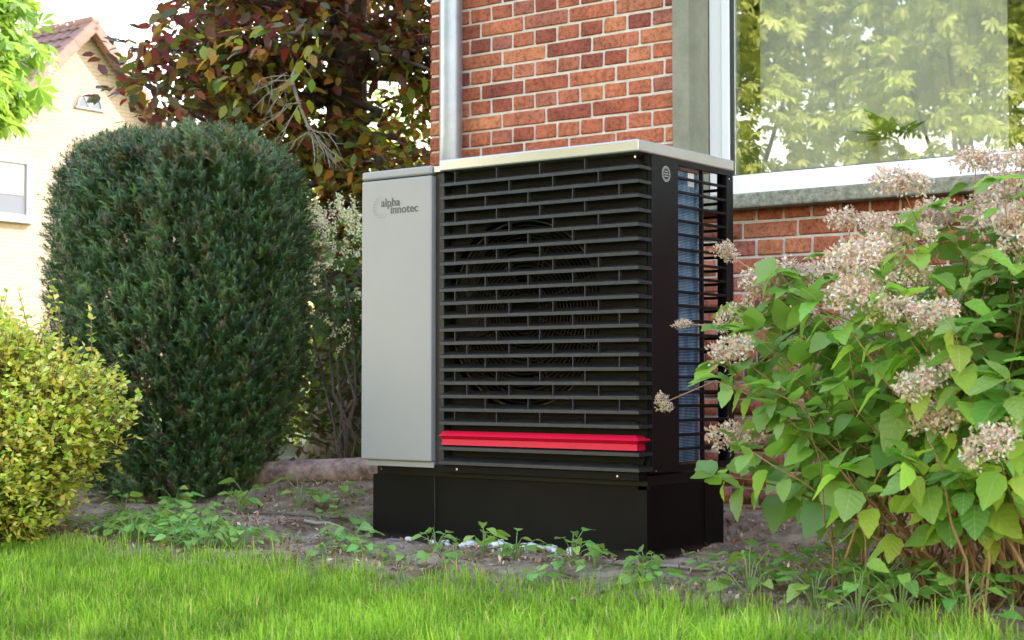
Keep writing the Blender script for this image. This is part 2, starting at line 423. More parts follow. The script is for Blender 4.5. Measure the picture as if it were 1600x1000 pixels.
bm = bmesh.new(); bm.faces.new([bm.verts.new(p) for p in ((-60, -10.2, -.02), (60, -10.2, -.02), (60, -6.6, -.02), (-60, -6.6, -.02))])  # pale strip added out of view to bounce sunlight into the shaded front
M['bounce_paving'] = pm('pale_bounce_paving', (.33, .32, .30), .9, var=.15, scale=2, bump=.2)
tag(obj('bounce_street', bm, 'bounce_paving'), kind='structure')

# ------------------------------------------------------------------ brick house
W = 1.44            # face of the brick wall
CH = .0774          # course height
HX0, HX1, HY1, EAVE = -2.165, 6.2, 7.0, 5.6
WX0, WX1, WZ0, WZ1 = -.637, 1.45, 1.435, 2.86    # window opening
house = thing('brick_house', (HX0, W, 0), 'red brick house with cream mortar, large white window and zinc downpipe', 'house')
bm = bmesh.new(); T = .30; Y0 = W + .007
add_box(bm, HX0 + .007, WX0 - .09, Y0, W + T, -.1, EAVE)
add_box(bm, WX1 + .09, HX1, Y0, W + T, -.1, EAVE)
add_box(bm, WX0 - .0899, WX1 + .0899, Y0, W + T, -.1, WZ0 - .07)
add_box(bm, WX0 - .0899, WX1 + .0899, Y0, W + T, WZ1 + .12, EAVE)
add_box(bm, HX0 + .007, HX0 + T, W + T + .001, HY1, -.1, EAVE)
add_box(bm, HX1 - T, HX1, W + T + .001, HY1, -.1, EAVE)
add_box(bm, HX0 + T + .001, HX1 - T - .001, HY1 - T, HY1, -.1, EAVE)
wall = obj('wall', bm, 'mortar', house)
bm = bmesh.new()
add_box(bm, HX0 + T + .01, HX1 - T - .01, W + T + .01, HY1 - T - .01, .5, .6)
add_box(bm, HX0 + T + .01, HX1 - T - .01, W + T + .01, HY1 - T - .01, 3.0, 3.1)
add_box(bm, HX0 + T + .01, HX1 - T - .01, 4.6, 4.7, .601, 2.999)
add_box(bm, -1.2, -1.1, W + T + .01, 4.599, .601, 2.999)
obj('interior_room', bm, 'plaster', house)

def brick_mesh(L, k):
    bm = add_box(bmesh.new(), 0, L, 0, .06, 0, CH - .0115, .0045, 1)
    r = random.Random(k)
    for v in bm.verts:
        if v.co.y < .03:
            v.co.x += r.uniform(-.0022, .0022); v.co.z += r.uniform(-.0022, .0022); v.co.y += r.uniform(-.001, .0015)
    me = bpy.data.meshes.new('brick'); bm.to_mesh(me); bm.free(); me.materials.append(M['brick']); return me
BR = {}
def bmesh_for(L, k):
    key = (round(L, 3), k)
    if key not in BR: BR[key] = brick_mesh(L, hash(key) & 999)
    return BR[key]
rest = []
MJ = .0125
for n in range(0, int(EAVE / CH)):
    z0 = n * CH + .0055
    if n % 2: js = [HX0] + [-1.905 + .133 * k for k in range(0, 70)]
    else:
        off = -1.705 if n % 4 == 0 else -1.838
        js = [HX0] + [off + .266 * k for k in range(0, 36)]
    js = [j for j in js if j < HX1]
    for a, b in zip(js, js[1:]):
        a2, b2 = a + (MJ / 2 if a > HX0 else 0), b - MJ / 2
        if z0 + CH > WZ0 - .035 and z0 < WZ1 + .12:
            if b2 > WX0 - .088 and a2 < WX0 - .088: b2 = WX0 - .0885
            if a2 >= WX0 - .09 and a2 < WX1 + .09:
                if b2 > WX1 + .1: a2 = WX1 + .0905
                else: continue
        if b2 - a2 < .02: continue
        # pieces the photograph shows one by one
        shown = (1.50 < z0 < 2.66 and b2 < WX0 - .08) or (-.62 < a2 < .35 and .75 < z0 < 1.36)
        L = b2 - a2
        if shown:
            o = place('brick', bmesh_for(L, n % 3), wall, (a2, W + random.uniform(-.0015, .0015), z0 + random.uniform(-.0012, .0012)))
        else: rest.append((a2, L, z0))
def joined_bricks(items, name, tm=Matrix()):
    tv, vv, ff, tone = None, [], [], []
    base = add_box(bmesh.new(), 0, 1, 0, .06, 0, CH - .0115); base.verts.index_update()
    bv = np.array([v.co[:] for v in base.verts]); bf = np.array([[v.index for v in f.verts] for f in base.faces]); base.free()
    for i, (a, L, z) in enumerate(items):
        v = bv.copy(); v[:, 0] = a + v[:, 0] * L; v[:, 1] += W + random.uniform(-.001, .001); v[:, 2] += z
        vv.append(v); ff.append(bf + 8 * i); tone += [random.random()] * 8
    v = np.concatenate(vv); v = np.c_[v, np.ones(len(v))] @ np.array(tm).T
    me = npmesh(name, v[:, :3], np.concatenate(ff)); me.materials.append(M['brick'])
    at = me.attributes.new('tone', 'FLOAT', 'POINT'); at.data.foreach_set('value', tone)
    return me
bo = link(bpy.data.objects.new('brick_course', joined_bricks(rest, 'brick_course')), wall); tag(bo, kind='stuff')
side = []
for n in range(0, int(EAVE / CH)):
    w_ = .133 if n % 2 else .266; a = W + .002 + (0 if n % 4 else .133)
    while a < HY1 - .1: side.append((a, w_ - MJ, n * CH + .0055)); a += w_
tm = Matrix(((0, 1, 0, HX0 - W), (1, 0, 0, 0), (0, 0, 1, 0), (0, 0, 0, 1)))
tm = Matrix(((0, 1, 0, HX0 - W + .001), (1, 0, 0, .06), (0, 0, 1, 0), (0, 0, 0, 1)))
bo = link(bpy.data.objects.new('brick_course', joined_bricks(side, 'brick_course', tm)), wall); tag(bo, kind='stuff')
# roof, out of view, added so the house shades the garden
bm = bmesh.new(); RY, RZ = (W + HY1) / 2, 8.5
for (ya, yb) in ((W - .45, RY), (HY1 + .45, RY)):
    za = EAVE - .15
    pts = [(HX0 - .15, ya, za), (HX1 + .15, ya, za), (HX1 + .15, yb, RZ), (HX0 - .15, yb, RZ)]
    lo = [bm.verts.new(p) for p in pts]; hi = [bm.verts.new((p[0], p[1], p[2] + .2)) for p in pts]
    bm.faces.new(lo); bm.faces.new(hi[::-1])
    for k in range(4): bm.faces.new((lo[k], lo[(k + 1) % 4], hi[(k + 1) % 4], hi[k]))
obj('roof', bm, 'roof', house)
bm = bmesh.new()
for x in (HX0 + .01, HX1 - .02):
    a = [bm.verts.new((x, W + .01, EAVE)), bm.verts.new((x, HY1, EAVE)), bm.verts.new((x, RY, RZ))]
    b = [bm.verts.new((v.co.x + .2 * (1 if x < 0 else -1), v.co.y, v.co.z)) for v in a]
    bm.faces.new(a); bm.faces.new(b[::-1])
    for k in range(3): bm.faces.new((a[k], a[(k + 1) % 3], b[(k + 1) % 3], b[k]))
obj('gable', bm, 'mortar', house)
# downpipe with its clips
px, py, pr = -1.966, W - .075, .0575
dp = obj('downpipe', add_tube(bmesh.new(), [(px, py, -.02), (px, py, 2), (px, py, 3.1), (px, py, EAVE - .2)], pr, 28), 'zinc', house, True)
bm = bmesh.new()
for z in (.55, 3.0): add_tube(bm, [(px, py, z), (px, py, z + .03)], pr + .004, 28); add_box(bm, px - .01, px + .01, py + pr - .004, W + .03, z + .005, z + .025)
obj('pipe_clip', bm, 'zinc', dp)
# window
win = obj('window', add_box(bmesh.new(), WX0 + .03, WX1 - .03, 1.70, 1.735, WZ0 + .04, WZ0 + .05), 'pvc', house)
bm = bmesh.new()   # rendered jambs and lintel: thin face on the wall, deep reveal
add_box(bm, WX0 - .088, WX0, W - .012, 1.612, WZ0 - .068, WZ1 + .1, .006, 2)
jb = obj('jamb', bm, 'stone_trim', win)
obj('jamb', add_box(bmesh.new(), WX1, WX1 + .088, W - .012, 1.612, WZ0 - .068, WZ1 + .1, .006, 2), 'stone_trim', win)
obj('lintel', add_box(bmesh.new(), WX0 + .001, WX1 - .001, W - .012, 1.612, WZ1, WZ1 + .1, .006, 2), 'stone_trim', win)
bm = bmesh.new(); add_box(bm, WX0 - .10, WX1 + .12, 1.355, 1.60, 1.367, 1.432, .008, 2)
for v in bm.verts:
    if v.co.z > 1.4: v.co.z += (v.co.y - 1.36) * .10
obj('sill', bm, 'sill', win)
fy0, fy1 = 1.61, 1.70
obj('frame_post', add_box(bmesh.new(), WX0 + .001, WX0 + .066, fy0, fy1, WZ0 + .02, WZ1 - .002, .004), 'pvc', win)
obj('frame_post', add_box(bmesh.new(), WX1 - .066, WX1 - .001, fy0, fy1, WZ0 + .02, WZ1 - .002, .004), 'pvc', win)
obj('frame_rail', add_box(bmesh.new(), WX0 + .067, WX1 - .067, fy0, fy1, WZ1 - .045, WZ1 - .002, .004), 'pvc', win)
sx0, sx1, sz0, sz1 = WX0 + .070, WX1 - .07, WZ0 + .062, WZ1 - .05
obj('sash_rail', add_box(bmesh.new(), sx0, sx1, fy0 - .012, fy1 - .01, WZ0 + .022, sz0 + .050, .004), 'pvc', win)
obj('sash_rail', add_box(bmesh.new(), sx0, sx1, fy0 - .012, fy1 - .01, sz1 - .05, sz1, .004), 'pvc', win)
obj('sash_post', add_box(bmesh.new(), sx0, sx0 + .042, fy0 - .012, fy1 - .01, sz0 + .051, sz1 - .051, .004), 'pvc', win)
obj('sash_post', add_box(bmesh.new(), sx1 - .042, sx1, fy0 - .012, fy1 - .01, sz0 + .051, sz1 - .051, .004), 'pvc', win)
gx0, gx1, gz0, gz1 = sx0 + .042, sx1 - .042, sz0 + .05, sz1 - .05
bm = bmesh.new()
add_box(bm, gx0 + .0003, gx0 + .016, fy0 - .006, fy0 + .05, gz0, gz1); add_box(bm, gx0 + .017, gx1, fy0 + .004, fy0 + .05, gz0, gz0 + .005)
obj('gasket', bm, 'gasket', win)
bm = bmesh.new(); add_box(bm, gx0 + .017, gx0 + .027, fy0 + .014, fy0 + .04, gz0 + .006, gz1); obj('spacer_bar', bm, 'spacer', win)
obj('pane', add_box(bmesh.new(), gx0 + .0165, gx1, fy0 + .008, fy0 + .0125, gz0 + .0055, gz1), 'glass', win)
obj('inner_ledge', add_box(bmesh.new(), WX0 - .05, WX1 + .05, 1.745, 1.96, WZ0 + .09, WZ0 + .12), 'pvc', win)

# vertical blinds behind the pane
bl = thing('vertical_blind', (.1, 1.86, 2.78), 'pale vertical slat blind hanging behind the large window pane', 'blind')
box('head_rail', -.55, 1.38, 1.84, 1.88, 2.78, 2.82, 'pvc', bl)
sm = bmesh.new()
for i in range(6):
    x = -.045 + .018 * i; y = .006 * math.sin(i / 5 * math.pi)
    sm.verts.new((x, y, 0)); sm.verts.new((x, y, 1.19))
sm.verts.ensure_lookup_table()
for i in range(5): sm.faces.new((sm.verts[2 * i], sm.verts[2 * i + 2], sm.verts[2 * i + 3], sm.verts[2 * i + 1]))
slat = bpy.data.meshes.new('slat'); sm.to_mesh(slat); sm.free(); slat.materials.append(M['blind'])
x = -.455
while x < .62:
    place('slat', slat, bl, (x, 1.86, 1.585), Matrix.Rotation(R(27 + random.uniform(-5, 5)), 3, 'Z')); x += .0765
# potted plant on the inner ledge
ix, iy, iz = .17, 1.80, WZ0 + .121
pp = thing('potted_plant', (ix, iy, iz), 'leafy house plant in a white pot behind the window pane', 'plant')
bm = bmesh.new(); add_tube(bm, [(ix, iy, iz), (ix, iy, iz + .1), (ix, iy, iz + .11)], [.05, .064, .066], 20); obj('pot', bm, 'pot', pp)
lm = big_leaf('leaf', 'weed', .22, .05, .5)
for k in range(26):
    a = random.uniform(0, 6.28); d = Vector((math.cos(a), math.sin(a) * .6, random.uniform(.3, 1.6)))
    place('leaf', lm, pp, (ix + .02 * math.cos(a), iy + .015 * math.sin(a), iz + .10), frame_from(d, (-d.x, -d.y, 1)), random.uniform(.11, .22))

# ------------------------------------------------------------------ heat pump
hp = thing('heat_pump', (-.655, .34, .25), 'silver and black outdoor heat pump with louvred front and red bar on plinth', 'heat pump')
cover = box('side_cover', -1.312, -.948, 0, .66, .307, 1.418, 'silver', hp, .007, 3)
box('cover_cap', -1.312, -.948, -.0005, .66, 1.421, 1.456, 'silver', hp, .009, 3)
box('cover_skirt', -1.285, -.944, .012, .64, .284, .306, 'silver', hp, .002)
box('joint_strip', -.947, -.906, .012, .65, 1.428, 1.452, 'lid', hp, .002)
# lettering and dotted arc on the cover
def text_mesh(s, size, x, z, name, parent, m='logo', rot=None, y=-.0012):
    cu = bpy.data.curves.new(name, 'FONT'); cu.body = s; cu.size = size; cu.extrude = .0003; cu.resolution_u = 6; cu.offset = .0006 * size / .05
    cu.space_character = 1.02
    t = bpy.data.objects.new('t', cu); col.objects.link(t)
    dg = bpy.context.evaluated_depsgraph_get(); me = bpy.data.meshes.new_from_object(t.evaluated_get(dg))
    bpy.data.objects.remove(t); me.materials.clear(); me.materials.append(M[m]); me.name = name
    o = bpy.data.objects.new(name, me)
    o.matrix_basis = Matrix.Translation((x, y, z)) @ (rot or Matrix.Rotation(R(90), 4, 'X'))
    return link(o, parent)
text_mesh('alpha', .047, -1.2065, 1.3105, 'logo_word', cover)
text_mesh('innotec', .047, -1.158, 1.281, 'logo_word', cover)
bm = bmesh.new()
for ri, (rr, rd) in enumerate(((.026, .0010), (.0335, .0015), (.041, .0020))):
    for k in range(15):
        a = R(62 + k * 17 + ri * 6); rdd = rd * (.45 + .75 * math.sin(math.pi * (k + .5) / 15))
        c = (-1.2055 + rr * math.cos(a), 1.308 + rr * math.sin(a))
        vs = [bm.verts.new((c[0] + rdd * math.cos(j * math.pi / 4), -.0012, c[1] + rdd * math.sin(j * math.pi / 4))) for j in range(8)]
        bm.faces.new(vs)
obj('logo_arc', bm, 'logo', cover)
# lid
box('lid', -.905, .004, -.004, .684, 1.427, 1.471, 'lid', hp, .006, 3)
# body frame
box('frame_post', -.946, -.904, .026, .10, .286, 1.427, 'fin', hp, .002)
box('corner_post', -.022, -.006, .075, .095, .29, 1.4265, 'dark', hp)
bm = bmesh.new()       # shroud plate with the round fan opening
fx, fz, fr_, shy = -.565, .872, .365, .062
N = 64; inner, outer = [], []
for k in range(N):
    a = 2 * math.pi * (k + .5) / N; c, s = math.cos(a), math.sin(a)
    inner.append(bm.verts.new((fx + fr_ * c, shy, fz + fr_ * s)))
    hx = (.56 if c > 0 else .335); hz = (.554 if s > 0 else .582)
    t = min(hx / max(abs(c), 1e-6), hz / max(abs(s), 1e-6)); outer.append(bm.verts.new((fx + t * c, shy, fz + t * s)))
back = [bm.verts.new((v.co.x, shy + .06, v.co.z)) for v in inner]
for k in range(N):
    j = (k + 1) % N
    bm.faces.new((inner[k], inner[j], outer[j], outer[k])); bm.faces.new((back[k], back[j], inner[j], inner[k]))
obj('fan_shroud', bm, 'dark', hp)
bm = bmesh.new()       # bright-edged inlet ring
add_tube(bm, [(fx + (fr_ - .012) * math.cos(2 * math.pi * k / 64), shy + .03, fz + (fr_ - .012) * math.sin(2 * math.pi * k / 64)) for k in range(65)], .006, 6, False)
obj('inlet_ring', bm, 'wire', hp, True)
# louvre fins (front, wrapping round the corner)
def fin_mesh(prof, name, m, x0=-.905, yb=.088, taper=0):
    bm = bmesh.new(); rows = []
    for (d, z) in prof:
        rows.append([bm.verts.new(p) for p in ((x0 + d * taper, d, z), (-d, d, z), (-d, yb - d * taper, z))])
    n = len(prof)
    for i in range(n):
        a, b = rows[i], rows[(i + 1) % n]
        for k in range(2): bm.faces.new((a[k], b[k], b[k + 1], a[k + 1]))
    bm.faces.new([r[0] for r in rows]); bm.faces.new([r[2] for r in rows][::-1])
    bmesh.ops.recalc_face_normals(bm, faces=bm.faces)
    me = bpy.data.meshes.new(name); bm.to_mesh(me); bm.free(); me.materials.append(M[m]); return me
PITCH = .0509
finm = fin_mesh([(.0, -.0066), (.0010, .0054), (.006, .0064), (.058, .0225), (.058, .012), (.005, -.0076)], 'louvre_fin', 'fin')
for r in range(19):
    place('louvre_fin', finm, hp, (0, 0, 1.375 - PITCH * r))
for z in (.3615, .307): place('louvre_fin', finm, hp, (0, 0, z))
redm = fin_mesh([(.0, .003), (.024, .021), (.05, .021), (.05, -.032), (.012, -.032), (.016, -.010)], 'red_bar', 'red', taper=.45)
place('red_bar', redm, hp, (0, -.006, .407))
divm = bpy.data.meshes.new('divider')
bm = add_box(bmesh.new(), -.0019, .0019, .002, .020, 0, PITCH - .008); bm.to_mesh(divm); bm.free(); divm.materials.append(M['fin'])
for r in range(-1, 18):
    z = 1.375 - PITCH * (r + 1) + .0035
    k0 = {0: -.831, 1: -.772, 2: -.684}[(r + 1) % 3]; x = k0
    while x < -.03:
        place('divider', divm, hp, (x, 0, z)); x += .2005
# fan guard, hub, blades
gy = .092
bm = bmesh.new()
for k in range(19):
    rr = .075 + (fr_ - .09) * k / 18
    nseg = 48
    add_tube(bm, [(fx + rr * math.cos(2 * math.pi * j / nseg), gy, fz + rr * math.sin(2 * math.pi * j / nseg)) for j in range(nseg + 1)], .0016, 4, False)
for k in range(8):
    a = R(22.5 + 45 * k)
    for o_ in (-.012, .012):
        c, s = math.cos(a), math.sin(a)
        add_tube(bm, [(fx + .07 * c - o_ * s, gy - .003, fz + .07 * s + o_ * c), (fx + fr_ * c - o_ * s * .5, gy - .003, fz + fr_ * s + o_ * c * .5)], .0018, 4)
obj('fan_guard', bm, 'wire', hp, True)
fan = obj('fan_hub', add_tube(bmesh.new(), [(fx, .13, fz), (fx, .145, fz), (fx, .26, fz)], [.085, .10, .10], 32), 'dark', hp)
for b_ in range(5):
    bm = bmesh.new(); g = []
    for i in range(7):
        rr = .095 + .25 * i / 6; row = []
        for j in range(5):
            a = R(72 * b_) + (j - 2) * .20 * (1 + .15 * i / 6) + .12 * i / 6
            row.append(bm.verts.new((fx + rr * math.cos(a), .20 + (j - 2) * .022 * (1 - .4 * i / 6), fz + rr * math.sin(a))))
        g.append(row)
    for i in range(6):
        for j in range(4): bm.faces.new((g[i][j], g[i + 1][j], g[i + 1][j + 1], g[i][j + 1]))
    obj('fan_blade', bm, 'dark', fan, True)
box('interior_core', -.9, -.20, .30, .62, .30, 1.40, 'dark', hp)
# flank: closed panel, open grille, coil behind it
sp = box('flank_panel', -.02, 0, .0905, .272, .292, 1.4265, 'black', hp, .002)
box('flank_rail', -.018, -.0005, .2725, .682, 1.408, 1.4265, 'black', hp)
box('flank_rail', -.018, -.0005, .2725, .682, .292, .316, 'black', hp)
box('flank_post', -.02, 0, .632, .682, .3165, 1.4075, 'black', hp, .002)
box('flank_mullion', -.016, -.001, .446, .456, .3165, 1.4075, 'black', hp)
gb = bpy.data.meshes.new('grille_bar'); bm = add_box(bmesh.new(), -.014, -.002, .2725, .6315, 0, .0105, .002, 1); bm.to_mesh(gb); bm.free(); gb.materials.append(M['black'])
for k in range(20): place('grille_bar', gb, hp, (0, 0, 1.358 - .0522 * k))
gb2 = bpy.data.meshes.new('rear_bar'); bm = add_box(bmesh.new(), -.9, -.06, .664, .676, 0, .011); bm.to_mesh(gb2); bm.free(); gb2.materials.append(M['black'])
for k in range(20): place('rear_bar', gb2, hp, (0, 0, 1.352 - .0522 * k))
box('rear_post', -.059, -.0205, .660, .680, .30, 1.4265, 'black', hp)
box('rear_post', -.50, -.49, .677, .681, .30, 1.4265, 'black', hp)
coil = box('coil', -.072, -.040, .2735, .478, .318, 1.400, 'dark', hp)
bm = bmesh.new(); z = .322
while z < 1.396: add_box(bm, -.0715, -.034, .2735, .4785, z, z + .0028); z += .0056
tag(obj('coil_fin', bm, 'coil', coil), kind='stuff')
box('type_label', -.033, -.0325, .395, .44, 1.345, 1.395, 'white_label', coil)
# round badge on the flank
bm = bmesh.new(); by, bz = .186, 1.366
def ring(r0, r1, n=40):
    a = [bm.verts.new((.0012, by + r0 * math.cos(2 * math.pi * k / n), bz + r0 * math.sin(2 * math.pi * k / n))) for k in range(n)]
    b = [bm.verts.new((.0012, by + r1 * math.cos(2 * math.pi * k / n), bz + r1 * math.sin(2 * math.pi * k / n))) for k in range(n)]
    for k in range(n): bm.faces.new((a[k], b[k], b[(k + 1) % n], a[(k + 1) % n]))
ring(.0255, .0285); ring(.0195, .0210)
for k, w in enumerate((.010, .014, .012)):
    add_box(bm, .0008, .0013, by - w, by + w, bz + .008 - k * .009, bz + .0115 - k * .009)
for k in range(26):
    a = 2 * math.pi * k / 26
    add_box(bm, .0008, .0013, by + .0233 * math.cos(a) - .0012, by + .0233 * math.cos(a) + .0012, bz + .0233 * math.sin(a) - .0012, bz + .0233 * math.sin(a) + .0012)
obj('badge', bm, 'badge', sp)
# bottom rails and chassis
box('bottom_rail', -.945, -.012, .018, .07, .268, .297, 'base', hp, .002)
box('chassis', -1.285, -.010, .0705, .655, .2475, .2835, 'black', hp)
for (x, y, z, ax) in ((-1.26, .069, .268, 'Y'), (-.83, .017, .283, 'Y'), (-.10, .017, .283, 'Y'), (-.012, .001, 1.408, 'Y')):
    bm = bmesh.new(); add_tube(bm, [(x, y, z), (x, y - .003, z)], .0042, 10); obj('screw', bm, 'screw', hp)
for (y, z) in ((.11, .30), (.645, 1.395)):
    bm = bmesh.new(); add_tube(bm, [(.0002, y, z), (.003, y, z)], .0035, 10); obj('screw', bm, 'screw', hp)

# ------------------------------------------------------------------ plinth
pl = thing('plinth', (-.655, .34, 0), 'black sheet metal plinth under the heat pump', 'plinth')
box('front_panel', -1.305, -.983, .066, .08, -.06, .247, 'base', pl, .0015)
box('front_panel', -.979, -.047, .068, .08, -.06, .247, 'base', pl, .0015)
box('lit_gap_strip', -.9828, -.9792, .064, .079, -.06, .2465, 'fin', pl)  # strip added at the gap, its lighter tone stands for the lit edge
box('corner_strip', -.046, -.008, .064, .082, -.06, .235, 'base', pl, .002)
box('flank_panel', -.022, -.010, .0825, .468, -.06, .247, 'base', pl, .0015)
box('corner_strip', -.022, -.004, .469, .505, -.06, .245, 'base', pl, .002)
box('flank_panel', -.022, -.010, .506, .612, -.06, .247, 'base', pl, .0015)
box('flank_panel', -1.305, -1.293, .081, .61, -.06, .247, 'base', pl, .0015)
box('rear_panel', -1.29, -.024, .598, .61, -.06, .247, 'base', pl, .0015)

# ------------------------------------------------------------------ clay pipe, pebbles, twigs
a, b = Vector((-2.72, .61, .150)), Vector((-1.42, .93, .262)); d = (b - a).normalized()
bm = bmesh.new(); pts = [a + (b - a) * t + Vector((0, 0, .006 * math.sin(t * 9))) for t in np.linspace(0, 1, 9)]
add_tube(bm, pts, [.060 + .001 * math.sin(i * 2.3) for i in range(9)], 22, False)
add_tube(bm, [a, b], .043, 22, False)
n0 = 22; bm.verts.ensure_lookup_table()
op = obj('clay_pipe', bm, 'terracotta', None, True); tag(op, 'old terracotta drain pipe lying on the soil between yew and plinth', 'pipe')

def stone_mesh(k):
    bm = bmesh.new(); bmesh.ops.create_icosphere(bm, subdivisions=1, radius=1)
    r = random.Random(k)
    for v in bm.verts: v.co *= r.uniform(.72, 1.15)
    sc_ = Vector((1, r.uniform(.6, .9), r.uniform(.45, .75)))
    for v in bm.verts: v.co = Vector((v.co.x * sc_.x, v.co.y * sc_.y, v.co.z * sc_.z))
    bmesh.ops.bevel(bm, geom=bm.edges[:], offset=.09, segments=1, affect='EDGES')
    me = bpy.data.meshes.new('pebble'); bm.to_mesh(me); bm.free(); me.materials.append(M['pebble']); return me
stones = [stone_mesh(k) for k in range(6)]
for k in range(64):
    x = random.choice([random.uniform(-.98, -.25), random.uniform(-.8, -.3)]); y = .055 - abs(random.gauss(.04, .045)); s = random.uniform(.013, .030)
    o = place('pebble', random.choice(stones), None, (x, y - s * .4, soil_h(x, y) + s * .8), Matrix.Rotation(random.uniform(0, 6), 3, 'Z') @ Matrix.Rotation(random.uniform(-.7, .7), 3, 'X'), s)
    tag(o, 'pale pebble lying in the row along the foot of the black plinth', 'pebble', 'pebbles along the plinth')
for (x, y, s) in ((-1.12, -.03, .06), (-1.2, .0, .05), (-.18, -.06, .07)):
    o = place('slate_chip', stones[1], None, (x, y, soil_h(x, y) + .004), Matrix.Rotation(random.uniform(0, 6), 3, 'Z'), s)
    o.scale.z = .22 * s; o.data = o.data.copy(); o.data.materials[0] = M['slate']
    tag(o, 'flat grey slate chip lying on the soil before the plinth', 'stone', 'slate chips in the soil')
def ground_twig(p, q, r0, label, m='bark'):
    pts = []
    for t in np.linspace(0, 1, 7):
        x = p[0] + (q[0] - p[0]) * t + .02 * math.sin(t * 7); y = p[1] + (q[1] - p[1]) * t + .02 * math.sin(t * 5 + 1)
        pts.append((x, y, soil_h(x, y) + r0 + .004))
    o = obj('fallen_twig', add_tube(bmesh.new(), pts, [r0, r0, r0 * .9, r0 * .8, r0 * .7, r0 * .6, r0 * .4], 6), m, None, True); tag(o, label, 'twig')
ground_twig((-2.0, -.02), (-1.55, .22), .006, 'long dark twig on the bare soil left of the plinth')
ground_twig((-1.62, -.02), (-1.45, .1), .008, 'short pale twig on the bare soil left of the plinth', 'twig_pale')
ground_twig((.25, -.35), (.55, -.22), .006, 'pale twig on the soil right of the plinth', 'twig_pale')

# ------------------------------------------------------------------ litter on the soil
n = 17000
P = np.c_[rng.uniform(-2.5, 1.5, n), rng.uniform(-.95, 1.3, n), np.zeros(n)]
P[:, 2] = [soil_h(x, y) + .003 for x, y, _ in P]
keep = np.array([noise.noise(Vector((x * 2.2, y * 2.2, 9))) + .25 * random.random() > -.08 for x, y, _ in P]); P = P[keep]; n = len(P)
Z = unit(np.c_[rng.normal(0, .35, (n, 2)), np.ones(n)]); X = rdirs(n)
me = scatter_mesh('leaf_litter', np.array([(0, 0, 0), (.5, .2, .05), (1, 0, .02), (.5, -.2, .08)]), np.array([(0, 1, 2, 3)][::-1]), P, X, Z, rng.uniform(.008, .032, n),
                  mixcol(n, [(.30, .18, .10), (.50, .38, .25), (.13, .08, .05), (.36, .15, .08), (.22, .13, .08)], jit=.3))
me.materials.append(M['litter']); tag(link(bpy.data.objects.new('leaf_litter', me)), 'small brown leaf and bark scraps strewn over the soil bed', 'leaf litter', kind='stuff')
n = 2600
P = np.c_[rng.uniform(-3, 2, n), rng.uniform(-.9, 1.2, n), np.zeros(n)]; P[:, 2] = [soil_h(x, y) + .002 for x, y, _ in P]
base = bmesh.new(); bmesh.ops.create_icosphere(base, subdivisions=1, radius=.5); base.verts.index_update()
tv = np.array([v.co[:] for v in base.verts]) * (1, .8, .6); tf = np.array([[v.index for v in f.verts] for f in base.faces]); base.free()
me = scatter_mesh('soil_crumb', tv, tf, P, rdirs(n), np.tile([0, 0, 1.], (n, 1)) + rng.normal(0, .2, (n, 3)), rng.uniform(.006, .028, n) * rng.uniform(.5, 1, n), mixcol(n, [(.25, .19, .145), (.19, .14, .10), (.32, .26, .20)]))
me.materials.append(M['litter']); tag(link(bpy.data.objects.new('soil_crumb', me)), 'crumbs of sandy earth scattered over the soil bed', 'soil', kind='stuff')

# ------------------------------------------------------------------ lawn grass
def grass(name, P, hgt, colr, seg=3, lean=.95, wid=.0020):
    n = len(P); a = rng.uniform(0, 2 * math.pi, n); d = np.c_[np.cos(a), np.sin(a), np.zeros(n)]
    wdir = np.c_[-np.sin(a + rng.normal(0, .6, n)), np.cos(a), np.zeros(n)]
    ln = rng.uniform(.1, 1, n) ** 1.6 * lean; V = []
    for i in range(seg + 1):
        t = i / seg; c = P + np.c_[np.zeros((n, 2)), hgt * (t - .25 * ln * t * t)] + d * (hgt * ln * t * t)[:, None]
        w = (wid * (1 - .85 * t ** 1.5) * rng.uniform(.7, 1.3, n))[:, None]
        V += [c - wdir * w, c + wdir * w]
    V = np.stack(V, 1); k = V.shape[1]
    f = np.array([(2 * i, 2 * i + 1, 2 * i + 3, 2 * i + 2) for i in range(seg)])
    F = (f[None] + (np.arange(n) * k)[:, None, None]).reshape(-1, 4)
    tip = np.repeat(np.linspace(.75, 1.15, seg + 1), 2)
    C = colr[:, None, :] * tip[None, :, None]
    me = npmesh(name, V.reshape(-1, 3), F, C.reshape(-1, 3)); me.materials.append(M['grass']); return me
def lawn_points(n, x0, x1, y0, y1):
    x = rng.uniform(x0, x1, n); y = rng.uniform(y0, y1, n)
    e = np.array([lawn_edge(v) for v in x]) + rng.normal(0, .06, n) + np.where(rng.random(n) < .02, rng.uniform(0, .25, n), 0) + .02
    k = y < e; x, y = x[k], y[k]
    z = np.array([max(-.034, soil_h(a_, b_) - .006) if b_ > lawn_edge(a_) - .2 else -.034 for a_, b_ in zip(x, y)]); return np.c_[x, y, z]
P = lawn_points(190000, -3.6, 2.6, -3.3, -.7)
hn = np.array([noise.noise(Vector((x * 1.7, y * 1.7, 1))) for x, y, _ in P]); h2 = np.array([noise.noise(Vector((x * 6, y * 6, 4))) for x, y, _ in P])
hgt = (.054 + .026 * hn + .030 * h2) * rng.uniform(.45, 1.35, len(P)); hgt = np.clip(hgt, .018, .14)
cc = mixcol(len(P), [(.195, .335, .022), (.13, .255, .02), (.26, .385, .034), (.42, .38, .13)], [.44, .30, .20, .06], .28) * (1 + .5 * hn + .4 * h2)[:, None]
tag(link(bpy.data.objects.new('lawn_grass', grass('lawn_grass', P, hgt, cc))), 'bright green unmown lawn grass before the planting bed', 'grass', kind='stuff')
P = lawn_points(50000, -12, 7, -6.4, -.8)
P = P[~((P[:, 0] > -3.6) & (P[:, 0] < 2.6) & (P[:, 1] > -3.3))]
